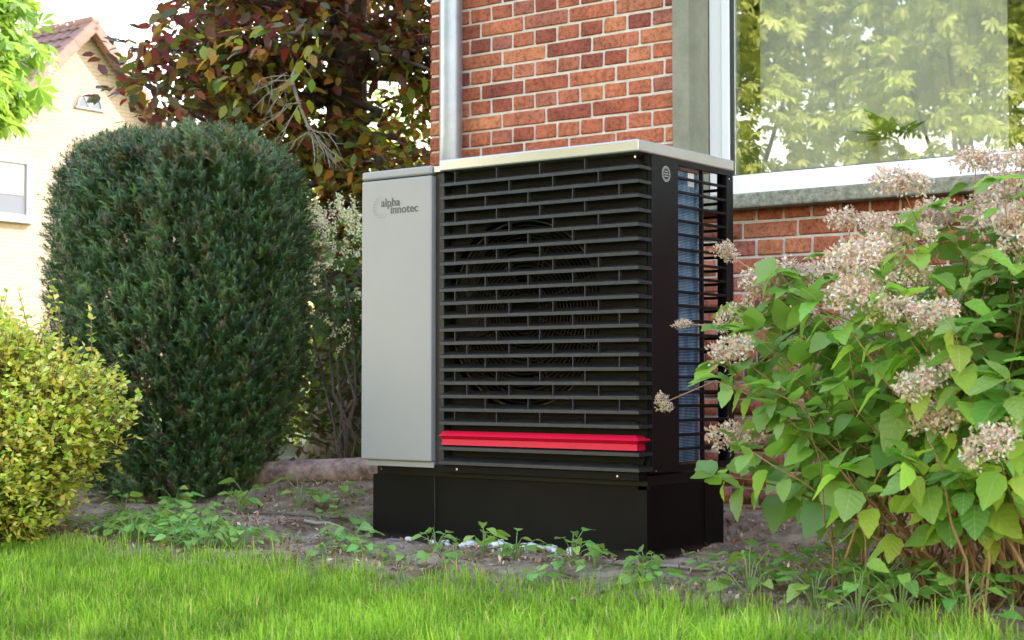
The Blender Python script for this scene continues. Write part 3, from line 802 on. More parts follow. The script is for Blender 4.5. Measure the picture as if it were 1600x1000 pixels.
tag(link(bpy.data.objects.new('outer_grass', grass('outer_grass', P, rng.uniform(.05, .11, len(P)), mixcol(len(P), [(.155, .30, .035), (.12, .25, .03)]), 2, .5, .006))), 'green lawn grass stretching away across the garden', 'grass', kind='stuff')

# ------------------------------------------------------------------ shrubs and trees
def tree_limbs(bm, base, top, r0, r1, n=7, wob=.06, sides=8):
    base, top = Vector(base), Vector(top); pts, rad = [], []
    for i in range(n):
        t = i / (n - 1); w = wob * math.sin(t * math.pi)
        pts.append(base.lerp(top, t) + Vector((random.uniform(-w, w), random.uniform(-w, w), 0))); rad.append(r0 + (r1 - r0) * t)
    add_tube(bm, pts, rad, sides); return pts

# --- yew
YC = Vector((-2.915, .46, .05))
yew = thing('yew_shrub', YC, 'tall clipped dark green yew with rounded flat top', 'shrub')
bm = bmesh.new()
for k in range(16):
    a = k * 2.4; r_ = random.uniform(.25, .6)
    tree_limbs(bm, YC + Vector((.12 * math.cos(a), .12 * math.sin(a), -.05)), YC + Vector((r_ * math.cos(a), r_ * math.sin(a), random.uniform(.8, 1.6))), .024, .006, 7, .06)
obj('trunk', bm, 'bark', yew, True)
tv, tf = [], []
for k in range(9):                   # one yew shoot: needles in two loose ranks up a short twig
    z = .05 + .95 * k / 9
    for s in (0, 1):
        a = s * math.pi + k * .55; L = .36 * (1 - .35 * z); d = Vector((math.cos(a), math.sin(a), .75)).normalized(); sd = Vector((-math.sin(a), math.cos(a), 0)) * .030
        p = Vector((0, 0, z * .9)); i = len(tv); q = p + d * L
        tv += [p - sd, p + sd, q + sd * .35, q - sd * .35]; tf.append((i, i + 1, i + 2, i + 3))
tv = np.array([(v.z, v.x, v.y) for v in tv]); tf = np.array(tf)       # x along the shoot
def yew_r(z):    # radius up the shrub, z 0..1
    return (1 - max(0, (z - .62) / .38) ** 4) ** .3 * (.70 + .30 * smooth(0, .45, z)) if z < 1 else 0
P, X, C = [], [], []
HT = 1.70; RX = .595
cnt = 0
while cnt < 32000:
    top = random.random() < .13
    a = random.uniform(0, 2 * math.pi)
    if top:
        rr = math.sqrt(random.random()) * .95; z = (1 - rr ** (1 / .3)) ** .25 * .38 + .62; r_ = rr
    else:
        z = random.random() ** .95 * 1.0; r_ = yew_r(z)
    q = Vector((math.cos(a) * 5, math.sin(a) * 5, z * 2.4)); clump = noise.noise(q) * .6 + noise.noise(q * 2.7) * .5
    depth = random.random() ** 1.3
    if z < .26 and random.random() < .35 * (1 - z / .30) + (.35 if clump < 0 else 0): continue
    f = 1 + .13 * clump - .30 * depth
    p = YC + Vector((math.cos(a) * r_ * RX * f, math.sin(a) * r_ * RX * f, .02 + z * HT * (1 + (0.05 * clump if z > .8 else 0)) - (.15 * depth if top else 0)))
    if clump < -.14 and depth < .45 and random.random() < .8: continue
    out = Vector((math.cos(a), math.sin(a), 0)) * (.75 if not top else .25)
    P.append(p); X.append(out + Vector((random.gauss(0, .32), random.gauss(0, .32), random.uniform(.45, 1.15))))
    c = random.choice(((.054, .112, .030), (.068, .134, .034), (.040, .088, .030), (.10, .160, .042)))
    if z > .9 and random.random() < .35: c = (.15, .145, .045)  # top shoots tinted gold, sunlight on the crown put into the colour
    elif random.random() < .025: c = (.14, .08, .04)
    C.append([v * random.uniform(.7, 1.3) * (1 + .45 * clump) for v in c]); cnt += 1
P, X, C = np.array(P), np.array(X), np.array(C); n = len(P)
me = scatter_mesh('foliage', tv, tf, P, X, rdirs(n), rng.uniform(.05, .095, n), C); me.materials.append(M['needle'])
link(bpy.data.objects.new('foliage', me), yew)

# --- golden privet
PC = Vector((-2.46, -.86, -.02))
pv = thing('golden_privet', PC, 'low golden yellow leaved privet bush at the lawn edge beside the yew', 'shrub')
bm = bmesh.new(); P, X, Zs, C = [], [], [], []
def privet_leaf(p, d, outer):
    for s in (1, -1):
        sd = Vector((random.gauss(0, 1), random.gauss(0, 1), random.gauss(.2, .6))).normalized()
        P.append(p); X.append(d * .3 + sd * s * 1.1 + Vector((0, 0, .25))); Zs.append(Vector((random.gauss(0, .5), random.gauss(0, .5), 1)) + d * .3)
        c = random.choice(((.52, .52, .06), (.62, .58, .10), (.40, .45, .05), (.30, .40, .05), (.66, .62, .20)))
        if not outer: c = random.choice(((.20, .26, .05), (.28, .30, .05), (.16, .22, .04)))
        C.append([v * random.uniform(.8, 1.2) for v in c])
lobes = [((-.05, .05, .50), (.50, .46, .36)), ((.16, -.12, .30), (.36, .34, .24)), ((-.34, -.12, .36), (.40, .36, .34)), ((.28, .10, .52), (.26, .26, .20)), ((-.1, .1, .66), (.24, .26, .16)), ((-.15, -.28, .22), (.40, .26, .20)), ((-.6, .1, .5), (.4, .4, .34)), ((-.28, .15, .74), (.16, .18, .18)), ((.05, .0, .70), (.14, .14, .14)), ((.36, .0, .44), (.16, .16, .12)), ((.30, -.14, .20), (.20, .2, .12))]
for k in range(2500):
    (cx, cy, cz), (ax, ay, az) = random.choice(lobes)
    d = Vector((random.gauss(0, 1), random.gauss(0, 1), random.gauss(.25, 1))).normalized()
    tip = PC + Vector((cx + d.x * ax, cy + d.y * ay, cz + d.z * az)) * random.uniform(.92, 1.06) if False else PC + Vector((cx + d.x * ax, cy + d.y * ay, max(.03, cz + d.z * az))) + Vector([random.gauss(0, .025) for _ in range(3)])
    root = PC + Vector((cx * .5, cy * .5, cz * .55)); st = tip.lerp(root, .38)
    add_tube(bm, [st, st.lerp(tip, .5) + Vector((0, 0, .01)), tip], [.0032, .0024, .0012], 4)
    for i in range(8):
        t = i / 7; privet_leaf(st.lerp(tip, .1 + .9 * t) + Vector([random.gauss(0, .02) for _ in range(3)]), (tip - st).normalized(), t > .3)
for k in range(13):    # long shoots standing up above the bush
    p0 = PC + Vector((random.uniform(-.45, .3), random.uniform(-.2, .3), .7)); p1 = p0 + Vector((random.uniform(-.12, .12), random.uniform(-.1, .1), random.uniform(.16, .36)))
    add_tube(bm, [p0 - Vector((0, 0, .3)), p0, p1], [.004, .003, .0015], 5)
    for i in range(9): privet_leaf(p0.lerp(p1, i / 8), Vector((0, 0, 1)), True)
for k in range(14):
    a = k * 2.4
    tree_limbs(bm, PC + Vector((.07 * math.cos(a), .07 * math.sin(a), -.03)), PC + Vector((.33 * math.cos(a), .30 * math.sin(a), random.uniform(.3, .6))), .010, .004, 5, .03, 5)
obj('branch', bm, 'cane', pv, True)
P, X, Zs, C = map(np.array, (P, X, Zs, C)); n = len(P)
me = scatter_mesh('foliage', LEAF4_V * (1, 1.2, 1), LEAF4_F, P, X, Zs, rng.uniform(.021, .036, n), C); me.materials.append(M['leaf'])
link(bpy.data.objects.new('foliage', me), pv)

# --- copper beech
BT = Vector((-4.35, 3.1, .0))
be = thing('copper_beech', BT, 'copper beech tree with dark red and bronze leaves behind the yew', 'tree')
bm = bmesh.new()
add_tube(bm, [BT + Vector(v) for v in ((0, 0, 0), (.02, 0, .25), (-.02, .03, 1.2), (.04, .02, 2.4), (0, .1, 4.0), (.1, .1, 5.6))], [.30, .21, .17, .14, .10, .04], 14)
limbs = []
for k in range(92):
    a = k * 2.399 if k < 62 else random.gauss(-.95, .75); z0 = random.uniform(1.3, 4.8) if k < 62 else random.uniform(1.5, 3.6); L = random.uniform(1.1, 2.5) * (1 - .08 * abs(z0 - 2.6))
    lf_ = -(.7985 * math.cos(a) + .51 * math.sin(a)) * L
    if lf_ > .88: L *= .88 / lf_
    tip = BT + Vector((L * math.cos(a), L * math.sin(a) * .85, max(1.3, z0 + random.uniform(-.8, .5))))
    limbs.append(tree_limbs(bm, BT + Vector((0, 0, z0)), tip, .035, .006, 7, .14, 6))
bk = obj('trunk', bm, 'bark', be, True)
P, X, Zs, C, Dp = [], [], [], [], []
for pts in limbs:
    for i in range(2, 7):
        for _ in range(5):
            q = pts[i] + Vector((random.gauss(0, .10), random.gauss(0, .10), random.gauss(0, .08)))
            d = Vector((random.gauss(0, 1), random.gauss(0, 1), random.gauss(-.25, .45))).normalized(); L = random.uniform(.25, .55)
            for j in range(13):
                t = j / 12; p = q + d * L * t + Vector((random.gauss(0, .035), random.gauss(0, .035), -.10 * t * t + random.gauss(0, .02)))
                if p.x > -2.3 and p.y > 1.3: continue
                if -((p - BT).x * .7985 + (p - BT).y * .602) > 1.40: continue
                rc = (p - BT).x * .7985 + (p - BT).y * .602
                if rc > -.55 + .15 * math.sin(p.z * 7) and p.z < 2.55 + .25 * math.sin(p.x * 4) and random.random() < .42: continue
                low = rc > -.55 + .15 * math.sin(p.z * 7) and p.z < 2.55
                P.append(p); X.append(d + Vector((random.gauss(0, .8), random.gauss(0, .8), random.gauss(-.25, .4))))
                Zs.append(Vector((random.gauss(0, .45), random.gauss(0, .45), 1)))
                red = .55 + .45 * noise.noise(p * 1.1) - (.25 if p.z < 1.8 else 0) - .5 * smooth(-3.6, -2.6, p.x)
                u = random.random()
                if u < red * .62: c = random.choice(((.15, .042, .042), (.11, .038, .05), (.20, .05, .038), (.10, .05, .055)))
                elif u < .80: c = random.choice(((.085, .11, .03), (.13, .13, .035), (.08, .085, .04), (.13, .08, .045)))
                else: c = random.choice(((.20, .17, .035), (.14, .16, .03), (.24, .12, .03)))
                if low: c = random.choice(((.24, .28, .04), (.30, .31, .05), (.15, .21, .03), (.11, .15, .03), (.34, .19, .04), (.15, .05, .04)))  # low leaves get bright greens, the backlight is put into their colour
                C.append([v * random.uniform(.75, 1.3) for v in c])
P, X, Zs, C = map(np.array, (P, X, Zs, C)); n = len(P)
Sz = rng.uniform(.065, .115, n)
me = scatter_mesh('crown', LEAF8_V, LEAF8_F, P, X, Zs, Sz, C); me.materials.append(M['beech'])
link(bpy.data.objects.new('crown', me), be)
# the hanging dead lichen-pale branch in front of the crown
bm = bmesh.new()
trunkp = [Vector(v) for v in ((-3.75, 2.1, 2.55), (-3.27, 1.555, 2.30), (-3.235, 1.58, 2.165), (-3.195, 1.61, 2.04), (-3.18, 1.62, 1.985))]
add_tube(bm, trunkp, [.016, .011, .010, .009, .004], 7)
random.seed(11)
rightv = Vector((.7985, .602, 0))
for (i, sg, n_) in ((1, -1, 5), (2, -1, 3), (3, 1, 3), (4, 1, 4), (4, -1, 1)):
    for _ in range(n_):
        p = trunkp[i] + Vector((0, 0, random.uniform(-.03, .03))); d = (rightv * sg * random.uniform(.35, 1) + Vector((random.gauss(0, .2), random.gauss(-.1, .2), random.uniform(-.9, .15)))).normalized(); L = random.uniform(.15, .32)
        pts = [p + d * L * t + Vector((random.gauss(0, .012), 0, -.07 * t * t + random.gauss(0, .014))) for t in (0, .25, .5, .75, 1)]
        add_tube(bm, pts, [.0045, .0038, .003, .0024, .0012], 5)
        for t in (1, 2, 3):
            e = pts[t] + d * .05 + Vector((random.gauss(0, .05), random.gauss(0, .03), random.uniform(-.09, .03))); add_tube(bm, [pts[t], pts[t].lerp(e, .5) + Vector((0, 0, random.gauss(0, .01))), e], [.0024, .0019, .001], 4)
tag(obj('dead_branch', bm, 'twig_pale', be, True), 'bare pale lichen covered dead branch')

# --- green hedge of sunlit leaves behind
def leaf_mass(name, label, cat, base, boxes, n, cols, size, mat='leaf', group=None, w=None, stems=8, tmpl=None, droop=-.2, rr=(.4, 1)):
    th = thing(name, base, label, cat, group); base = Vector(base); bm = bmesh.new()
    tops = []
    for k in range(stems):
        (c, r_) = boxes[k % len(boxes)]; c = Vector(c); tops.append(c)
        tree_limbs(bm, base + Vector((random.gauss(0, .08 * r_[0]), random.gauss(0, .08 * r_[1]), 0)), c + Vector((random.uniform(-.7, .7) * r_[0], random.uniform(-.7, .7) * r_[1], random.uniform(-.2, .7) * r_[2])), .03 * max(r_), .006, 6, .1, 6)
    obj('trunk', bm, 'bark', th, True)
    P, Xs = [], []
    cl = [(Vector(c), Vector(r_)) for c, r_ in boxes]
    while len(P) < n:
        c, r_ = random.choice(cl); d = Vector((random.gauss(0, 1), random.gauss(0, 1), random.gauss(0, 1))).normalized() * random.uniform(*rr)
        if noise.noise(Vector((d.x * r_.x + c.x, d.y * r_.y + c.y, d.z * r_.z + c.z)) * 2.3) < -.12: continue
        q = c + Vector((d.x * r_.x, d.y * r_.y, d.z * r_.z))
        for _ in range(6): P.append(q + Vector((random.gauss(0, .09), random.gauss(0, .09), random.gauss(0, .07)))); Xs.append(d + Vector((random.gauss(0, .7), random.gauss(0, .7), random.gauss(droop, .4))))
    P, Xs = np.array(P), np.array(Xs); m_ = len(P); tv, tf = tmpl or (LEAF4_V, LEAF4_F)
    me = scatter_mesh('crown', tv, tf, P, Xs, np.c_[rng.normal(0, .5, (m_, 2)), np.ones(m_)], rng.uniform(*size, m_), mixcol(m_, cols, w)); me.materials.append(M[mat])
    link(bpy.data.objects.new('crown', me), th); return th

leaf_mass('garden_hedge', 'tall sunlit yellow green hedge behind the copper beech', 'hedge', (-6.0, 5.6, 0),
          [((-5.6, 5.0, .5), (1.6, .5, .6)), ((-7.4, 5.0, .5), (1.3, .5, .6)), ((-5.2, 5.3, 1.7), (1.0, .6, 1.7)), ((-6.6, 5.4, 1.6), (1.1, .6, 1.6)), ((-5.9, 5.2, 1.9), (1.0, .6, 1.4)), ((-4.2, 5.6, 1.6), (.9, .6, 1.6)), ((-3.4, 5.6, 1.6), (.8, .5, 1.6)), ((-4.9, 5.7, 1.9), (.8, .5, 1.3)), ((-7.9, 5.4, .9), (1.0, .6, .95))], 27000,
          [(.22, .30, .04), (.30, .34, .05), (.14, .22, .035)], (.05, .09), stems=12)
leaf_mass('green_beech', 'slim green leaved young beech beside the brick corner', 'tree', (-3.0, 2.9, .0),
          [((-2.85, 2.7, 1.75), (.45, .45, .55)), ((-2.75, 3.0, 2.3), (.45, .5, .45)), ((-3.1, 2.6, 1.3), (.5, .4, .4))], 1900,
          [(.16, .22, .035), (.26, .26, .04), (.09, .14, .03), (.28, .15, .04), (.10, .04, .035)], (.065, .105), mat='beech', stems=5, tmpl=(LEAF8_V, LEAF8_F), rr=(.2, 1))
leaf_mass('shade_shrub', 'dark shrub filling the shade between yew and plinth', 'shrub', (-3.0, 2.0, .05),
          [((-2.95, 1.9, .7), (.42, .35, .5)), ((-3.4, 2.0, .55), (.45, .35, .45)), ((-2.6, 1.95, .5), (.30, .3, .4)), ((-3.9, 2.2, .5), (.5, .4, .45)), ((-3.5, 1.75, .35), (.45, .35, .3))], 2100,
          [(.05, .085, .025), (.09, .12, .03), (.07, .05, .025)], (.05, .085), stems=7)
# --- white flowering shrub
fs = leaf_mass('flowering_shrub', 'shrub with cream blossom sprays beside the silver panel', 'shrub', (-2.75, 1.45, .08),
          [((-2.72, 1.42, 1.12), (.28, .26, .26)), ((-2.80, 1.45, .85), (.28, .24, .24))], 900,
          [(.075, .14, .04), (.11, .19, .05), (.05, .10, .03)], (.045, .075), stems=7)
P, X, C = [], [], []
for k in range(120):
    d = Vector((random.gauss(0, 1), random.gauss(-.4, .8), random.gauss(.5, .8))).normalized(); p = Vector((-2.70, 1.40, 1.18)) + Vector((d.x * .30, d.y * .28, d.z * .32))
    ax = Vector((d.x * .5 + random.gauss(0, .4), d.y * .5, random.uniform(-.2, .9))).normalized()
    for j in range(46):
        t = random.random(); P.append(p + ax * .13 * t + Vector([random.gauss(0, .010 * (1.3 - t)) for _ in range(3)])); X.append(Vector([random.gauss(0, 1) for _ in range(3)]))
        C.append([v * random.uniform(.85, 1.1) for v in random.choice(((.76, .72, .44), (.82, .78, .56), (.62, .64, .34)))])
P, X, C = map(np.array, (P, X, C)); n = len(P)
me = scatter_mesh('blossom', LEAF4_V, LEAF4_F, P, X, rdirs(n), rng.uniform(.010, .019, n), C); me.materials.append(M['blossom']); link(bpy.data.objects.new('blossom', me), fs)

# --- chestnut tree at the left, more of them across the garden (mirrored in the pane)
tv, tf = [], []
for k, a in enumerate((-1.9, -1.1, -.4, .4, 1.1, 1.9)):
    L = 1 - .18 * abs(a) / 1.0 * .8; c, s = math.cos(a), math.sin(a); i = len(tv); w = .17
    tv += [(0, 0, 0), (c * L * .65 - s * w, s * L * .65 + c * w, -.22 * L), (c * L, s * L, -.55 * L), (c * L * .65 + s * w, s * L * .65 - c * w, -.22 * L)]; tf.append((i, i + 1, i + 2, i + 3))
CHT = (np.array(tv), np.array(tf))
random.seed(5)
ch = leaf_mass('chestnut_tree', 'sunlit horse chestnut reaching in front of the pale gable', 'tree', (-11.6, 1.7, 0),
          [((-11.5, 1.93, 4.6), (2.05, 2.05, 2.3)), ((-10.4, 2.85, 3.75), (1.95, 1.9, 1.1)), ((-11.8, 1.6, 5.6), (2.3, 2.3, 2.0)), ((-10.25, 2.9, 3.3), (1.5, 1.5, .65))], 15000,
          [(.17, .29, .045), (.22, .34, .06), (.12, .22, .035)], (.14, .23), tmpl=CHT, stems=9, rr=(.55, 1))
P, X, C = [], [], []
for k in range(150):
    c, r_ = random.choice([((-10.6, 2.62, 4.6), (2.0, 2.0, 2.2)), ((-10.3, 2.92, 3.6), (1.95, 1.9, 1.4))])
    d = Vector((random.gauss(.4, 1), random.gauss(-.2, 1), random.gauss(.1, .8))).normalized(); p = Vector(c) + Vector((d.x * r_[0], d.y * r_[1], d.z * r_[2])) * 1.02
    for j in range(34):
        t = random.random(); P.append(p + Vector((random.gauss(0, .035 * (1.2 - t)), random.gauss(0, .035 * (1.2 - t)), .22 * t))); X.append(Vector([random.gauss(0, 1) for _ in range(3)])); C.append([v * random.uniform(.85, 1.1) for v in (.66, .56, .45)])
P, X, C = map(np.array, (P, X, C)); n = len(P)
me = scatter_mesh('blossom', LEAF4_V, LEAF4_F, P, X, rdirs(n), rng.uniform(.03, .05, n), C); me.materials.append(M['blossom']); link(bpy.data.objects.new('blossom', me), ch)
def copy_tree(src, loc, rz, sc_, label):
    o = src.copy(); col.objects.link(o); o.location = loc; o.rotation_euler = (0, 0, rz); o.scale = (sc_,) * 3; o['label'] = label
    for c in src.children:
        k = c.copy(); col.objects.link(k); k.parent = o; k.matrix_parent_inverse = c.matrix_parent_inverse
    return o
lt = leaf_mass('mirror_tree', 'pale green tree mirrored in the middle of the pane', 'tree', (-4.6, -13.0, 0),
          [((-4.6, -13.0, 4.2), (2.4, 2.2, 2.0)), ((-4.0, -12.6, 6.2), (2.2, 2.2, 1.8)), ((-5.6, -13.4, 6.0), (2.2, 2.2, 1.8)), ((-4.6, -13.0, 8.0), (1.8, 1.8, 1.5))], 9500,
          [(.46, .50, .11), (.54, .56, .15), (.36, .42, .08)], (.12, .21), tmpl=CHT, stems=9, rr=(.6, 1), group='trees across the street')  # leaves made paler, the sunlight on them is put into the colour
for (loc, rz, s_, lb) in (((.4, -13.6, 0), 2.4, 1.05, 'pale green tree mirrored at the right end of the pane'), ((-9.0, -12.4, 0), 4.0, 1.1, 'pale green tree across the street beyond the mirrored one')):
    copy_tree(lt, loc, rz, s_, lb)

# ------------------------------------------------------------------ gable house beyond
GX, GY, GZ = -24.0, 16.2, 8.15
gh = thing('gable_house', (GX, GY, 0), 'pale yellow brick house with steep tiled gable roof and small arched window', 'house')
hw, dep = 5.0, 10.0; ez = GZ - hw - .12
AX, AY0, AY1, AZ = GX, 15.92, 16.62, 6.32
bm = bmesh.new()
def prism(bm, poly, x0, x1):
    a = [bm.verts.new((x0, y, z)) for y, z in poly]; b = [bm.verts.new((x1, y, z)) for y, z in poly]
    bm.faces.new(a[::-1]); bm.faces.new(b)
    for k in range(len(poly)): bm.faces.new((a[k], a[(k + 1) % len(poly)], b[(k + 1) % len(poly)], b[k]))
prism(bm, [(GY - hw, -.2), (GY + hw, -.2), (GY + hw, ez), (GY, GZ - .12), (GY - hw, ez)], GX - dep, GX)
bmesh.ops.recalc_face_normals(bm, faces=bm.faces)
gw = obj('wall', bm, 'farbrick', gh)
rf = bmesh.new()
for s in (-1, 1):
    poly = [(GY, GZ - .12), (GY + s * (hw + .5), GZ - .12 - hw - .5), (GY + s * (hw + .5), GZ + .02 - hw - .5), (GY, GZ + .02)]
    prism(rf, poly, GX - dep - .3, GX + .24)
bmesh.ops.recalc_face_normals(rf, faces=rf.faces)
roof = obj('roof', rf, 'roof', gh)
# roof tiles: overlapping courses on both slopes, joined
vv, ff = [], []
tile = np.array([(0, 0, 0), (.30, 0, 0), (.30, .36, 0), (0, .36, 0), (0, 0, .045), (.30, 0, .045), (.30, .36, .012), (0, .36, .012), (.15, 0, .075), (.15, .36, .04)])
tfc = [(0, 1, 2, 3), (4, 8, 9, 7), (8, 5, 6, 9), (0, 4, 7, 3), (1, 2, 6, 5), (0, 1, 5, 4)]
i = 0; c45 = math.sqrt(.5)
for row in range(21):
    dn = .30 + row * .33
    for k in range(int(dep / .30)):
        t = tile.copy(); x = GX + .2 - .31 - k * .30 - (0 if row % 2 else .0) + t[:, 0]; dd = dn - t[:, 1]; h = t[:, 2]
        vv.append(np.c_[x, GY - dd * c45 - h * c45, GZ + .02 - dd * c45 + h * c45]); ff.append(np.array(tfc) + 10 * i); i += 1
me = npmesh('roof_tile', np.concatenate(vv), np.concatenate(ff)); me.materials.append(M['roof']); tag(link(bpy.data.objects.new('roof_tile', me), roof), kind='stuff')
# verge tiles along both slopes, one by one
vt = bpy.data.meshes.new('verge_tile'); bm = add_box(bmesh.new(), -.16, .06, -.17, .19, -.19, .045, .02, 2); bm.to_mesh(vt); bm.free(); vt.materials.append(M['verge'])
for s in (-1, 1):
    for k in range(20):
        dn = .24 + k * .34
        place('verge_tile', vt, roof, (GX + .25 + .004 * (k % 2), GY + s * dn * c45, GZ - dn * c45 + .03 - .0 * k), Matrix.Rotation(R(-45 * s + s * 2), 3, 'X'))
o = box('ridge_tile', GX - dep, GX + .32, GY - .13, GY + .13, GZ - .06, GZ + .11, 'verge', roof, .06, 3)
# arched attic window: frame, pane, glazing bars
def arch(y0, y1, z0, z1, n=14): return [(y0, z0), (y1, z0)] + [((y0 + y1) / 2 + (y1 - y0) / 2 * math.cos(math.pi * k / n), z0 + (z1 - z0) * math.sin(math.pi * k / n)) for k in range(1, n)]
aw = bmesh.new(); prism(aw, arch(AY0 - .03, AY1 + .06, AZ - .02, AZ + .42), GX - .05, GX + .012); bmesh.ops.recalc_face_normals(aw, faces=aw.faces)
M['farbrick_trim'] = pm('far_trim', (.26, .19, .12), .9, var=.1)
M['farframe'] = pm('far_frame', (.38, .36, .34), .7)
awo = obj('attic_window', aw, 'farbrick_trim', gh)
bm = bmesh.new(); prism(bm, arch(AY0 + .05, AY1 - .02, AZ + .03, AZ + .35), GX + .0125, GX + .016); bmesh.ops.recalc_face_normals(bm, faces=bm.faces)
M['farglass'] = pm('far_glass', (.08, .11, .15), .15, spec=.4)
obj('pane', bm, 'farglass', awo)
bm = bmesh.new(); cy = (AY0 + AY1) / 2 + .015
for a in (55, 90, 125): add_tube(bm, [(GX + .022, cy, AZ + .04), (GX + .022, cy + .27 * math.cos(R(a)), AZ + .04 + .30 * math.sin(R(a)))], .013, 5)
add_tube(bm, [(GX + .024, cy + .31 * math.cos(math.pi * k / 14), AZ + .04 + .31 * math.sin(math.pi * k / 14)) for k in range(15)], .022, 6)
add_tube(bm, [(GX + .025, AY0 + .0, AZ + .02), (GX + .025, AY1 + .02, AZ + .02)], .025, 6)
obj('glazing_bar', bm, 'farframe', awo)
# shuttered window
y0, y1, z0, z1 = 13.55, 14.83, 3.86, 5.10
sw = box('shutter_window', GX - .05, GX + .02, y0, y1, z0, z1, 'farframe', gh)
box('shutter', GX + .021, GX + .045, y0 + .12, y1 - .18, z0 + .50, z1 - .12, 'farframe', sw)
box('pane', GX + .021, GX + .026, y0 + .12, y1 - .18, z0 + .12, z0 + .495, 'farglass', sw)
bm = bmesh.new()
for a in ((y0, y0 + .10, z0, z1), (y1 - .12, y1, z0, z1), (y0 + .101, y1 - .121, z1 - .10, z1), (y0 + .101, y1 - .121, z0, z0 + .10)): add_box(bm, GX + .0205, GX + .08, *a)
obj('frame', bm, 'farframe', sw)
box('sill', GX + .0, GX + .14, y0 - .05, y1 + .05, z0 - .06, z0 - .002, 'farframe', sw)

# ------------------------------------------------------------------ weeds in the bed
random.seed(21)
wl = [big_leaf('leaf', 'weed', .36, .06, .25), big_leaf('leaf', 'weed', .30, .08, .45, .06), big_leaf('leaf', 'weed', .42, .04, .15, -.05)]
def weed(x, y, nl, s0, s1, spread, hgt, label, group, cat='weed', name='weed'):
    z = soil_h(x, y) if y > lawn_edge(x) else -.03
    t = thing(name, (x, y, z), label, cat, group); bm = bmesh.new()
    for k in range(nl):
        a = k * 2.4 + random.uniform(-.5, .5); r_ = spread * random.uniform(.25, 1); h = hgt * random.uniform(.35, 1) * (1.1 - .4 * r_ / spread)
        p = Vector((x + r_ * math.cos(a), y + r_ * math.sin(a), z + h))
        add_tube(bm, [(x, y, z - .01), (x + r_ * .5 * math.cos(a), y + r_ * .5 * math.sin(a), z + h * .75), p], [.0022, .0018, .0012], 5)
        d = Vector((math.cos(a), math.sin(a), random.uniform(-.25, .35)))
        place('leaf', random.choice(wl), t, p, frame_from(d, (random.gauss(0, .3), random.gauss(0, .3), 1)), random.uniform(s0, s1))
    obj('stem', bm, 'stemgreen', t); return t
for (x, y) in [(-1.98, -.62), (-1.85, -.72), (-1.72, -.66), (-1.75, -.78), (-1.60, -.70), (-1.50, -.78), (-1.58, -.60), (-1.42, -.70), (-1.68, -.52), (-2.05, -.45), (-1.95, -.30), (-1.34, -.78), (-1.88, -.55), (-2.15, -.62), (-1.48, -.64), (-1.26, -.70)]:
    weed(x + random.uniform(-.03, .03), y + random.uniform(-.03, .03), 20, .034, .062, .13, .10, 'low leafy ground cover plant between the golden bush and bare soil', 'ground cover plants beside the golden bush', 'ground cover', 'ground_cover_plant')
for (x, y, nl, s, h, lb) in [(-2.16, .18, 7, .07, .16, 'three leaved weed at the foot of the yew'), (-1.95, .30, 9, .075, .15, 'spreading weed in front of the clay pipe left end'), (-1.78, .36, 9, .07, .13, 'weed growing before the middle of the clay pipe'),
        (-1.47, .20, 5, .095, .10, 'weed with two broad leaves beside the plinth left edge'), (-1.42, .62, 6, .10, .17, 'upright weed between clay pipe and plinth'), (-1.62, .12, 5, .06, .08, 'small weed on bare soil left of the plinth'), (-2.05, .05, 8, .06, .12, 'weed in the shade under the yew'), (-2.42, .0, 9, .06, .13, 'leafy weed against the yew trunks'), (-2.25, -.12, 9, .055, .10, 'weed between the yew and the ground cover'), (-2.55, -.18, 9, .06, .12, 'weed in the gap between golden bush and yew')]:
    weed(x, y, nl, s * .75, s * 1.15, s * 1.1, h, lb, None)
for (x, y, nl, s, h, lb) in [(-1.07, -.30, 6, .07, .09, 'weed before the seam of the plinth panels'), (-.95, -.44, 8, .085, .12, 'broad leaved weed sprouting before the pebble row'), (-.62, -.36, 7, .055, .11, 'slender weed before the middle of the plinth'),
        (-.36, -.42, 9, .06, .14, 'tall stalked weed before the pebble row end'), (-.20, -.45, 9, .07, .12, 'leafy weed clump before the plinth corner panel'), (-.02, -.38, 10, .075, .15, 'dense weed clump at the plinth corner'), (.10, -.42, 8, .06, .12, 'weed clump just right of the plinth corner'),
        (.42, -.28, 7, .05, .08, 'small weed on the soil towards the hydrangea'), (.60, -.36, 8, .05, .09, 'low weed beside the hydrangea edge'), (-.30, -.66, 7, .05, .08, 'weed in the grass edge before the plinth'), (-1.25, -.50, 6, .06, .07, 'weed at the grass edge left of the plinth')]:
    weed(x, y, nl, s * .55, s * 1.0, s * .95, h * .85, lb, None)
for k in range(26):
    x = random.uniform(-1.5, .8); y = random.uniform(-.82, -.25) if k % 3 else random.uniform(-.8, -.6)
    weed(x, y, random.randint(4, 8), .025, .055, .05, .06, 'tiny weed seedling sprouting in the bare soil before the plinth', 'seedlings before the plinth', name='weed_seedling')
for (x, y) in [(1.22, -.88), (1.36, -.62), (1.08, -.66), (1.48, -.84), (.82, -.72), (.95, -.60), (1.05, -.78), (1.18, -.66), (1.30, -.80), (1.42, -.70), (.75, -.5), (1.15, -.5), (1.5, -.55), (1.0, -.38)]:
    weed(x, y, 12, .045, .075, .11, .15, 'leafy weed under the hydrangea canes', 'weeds under the hydrangea')

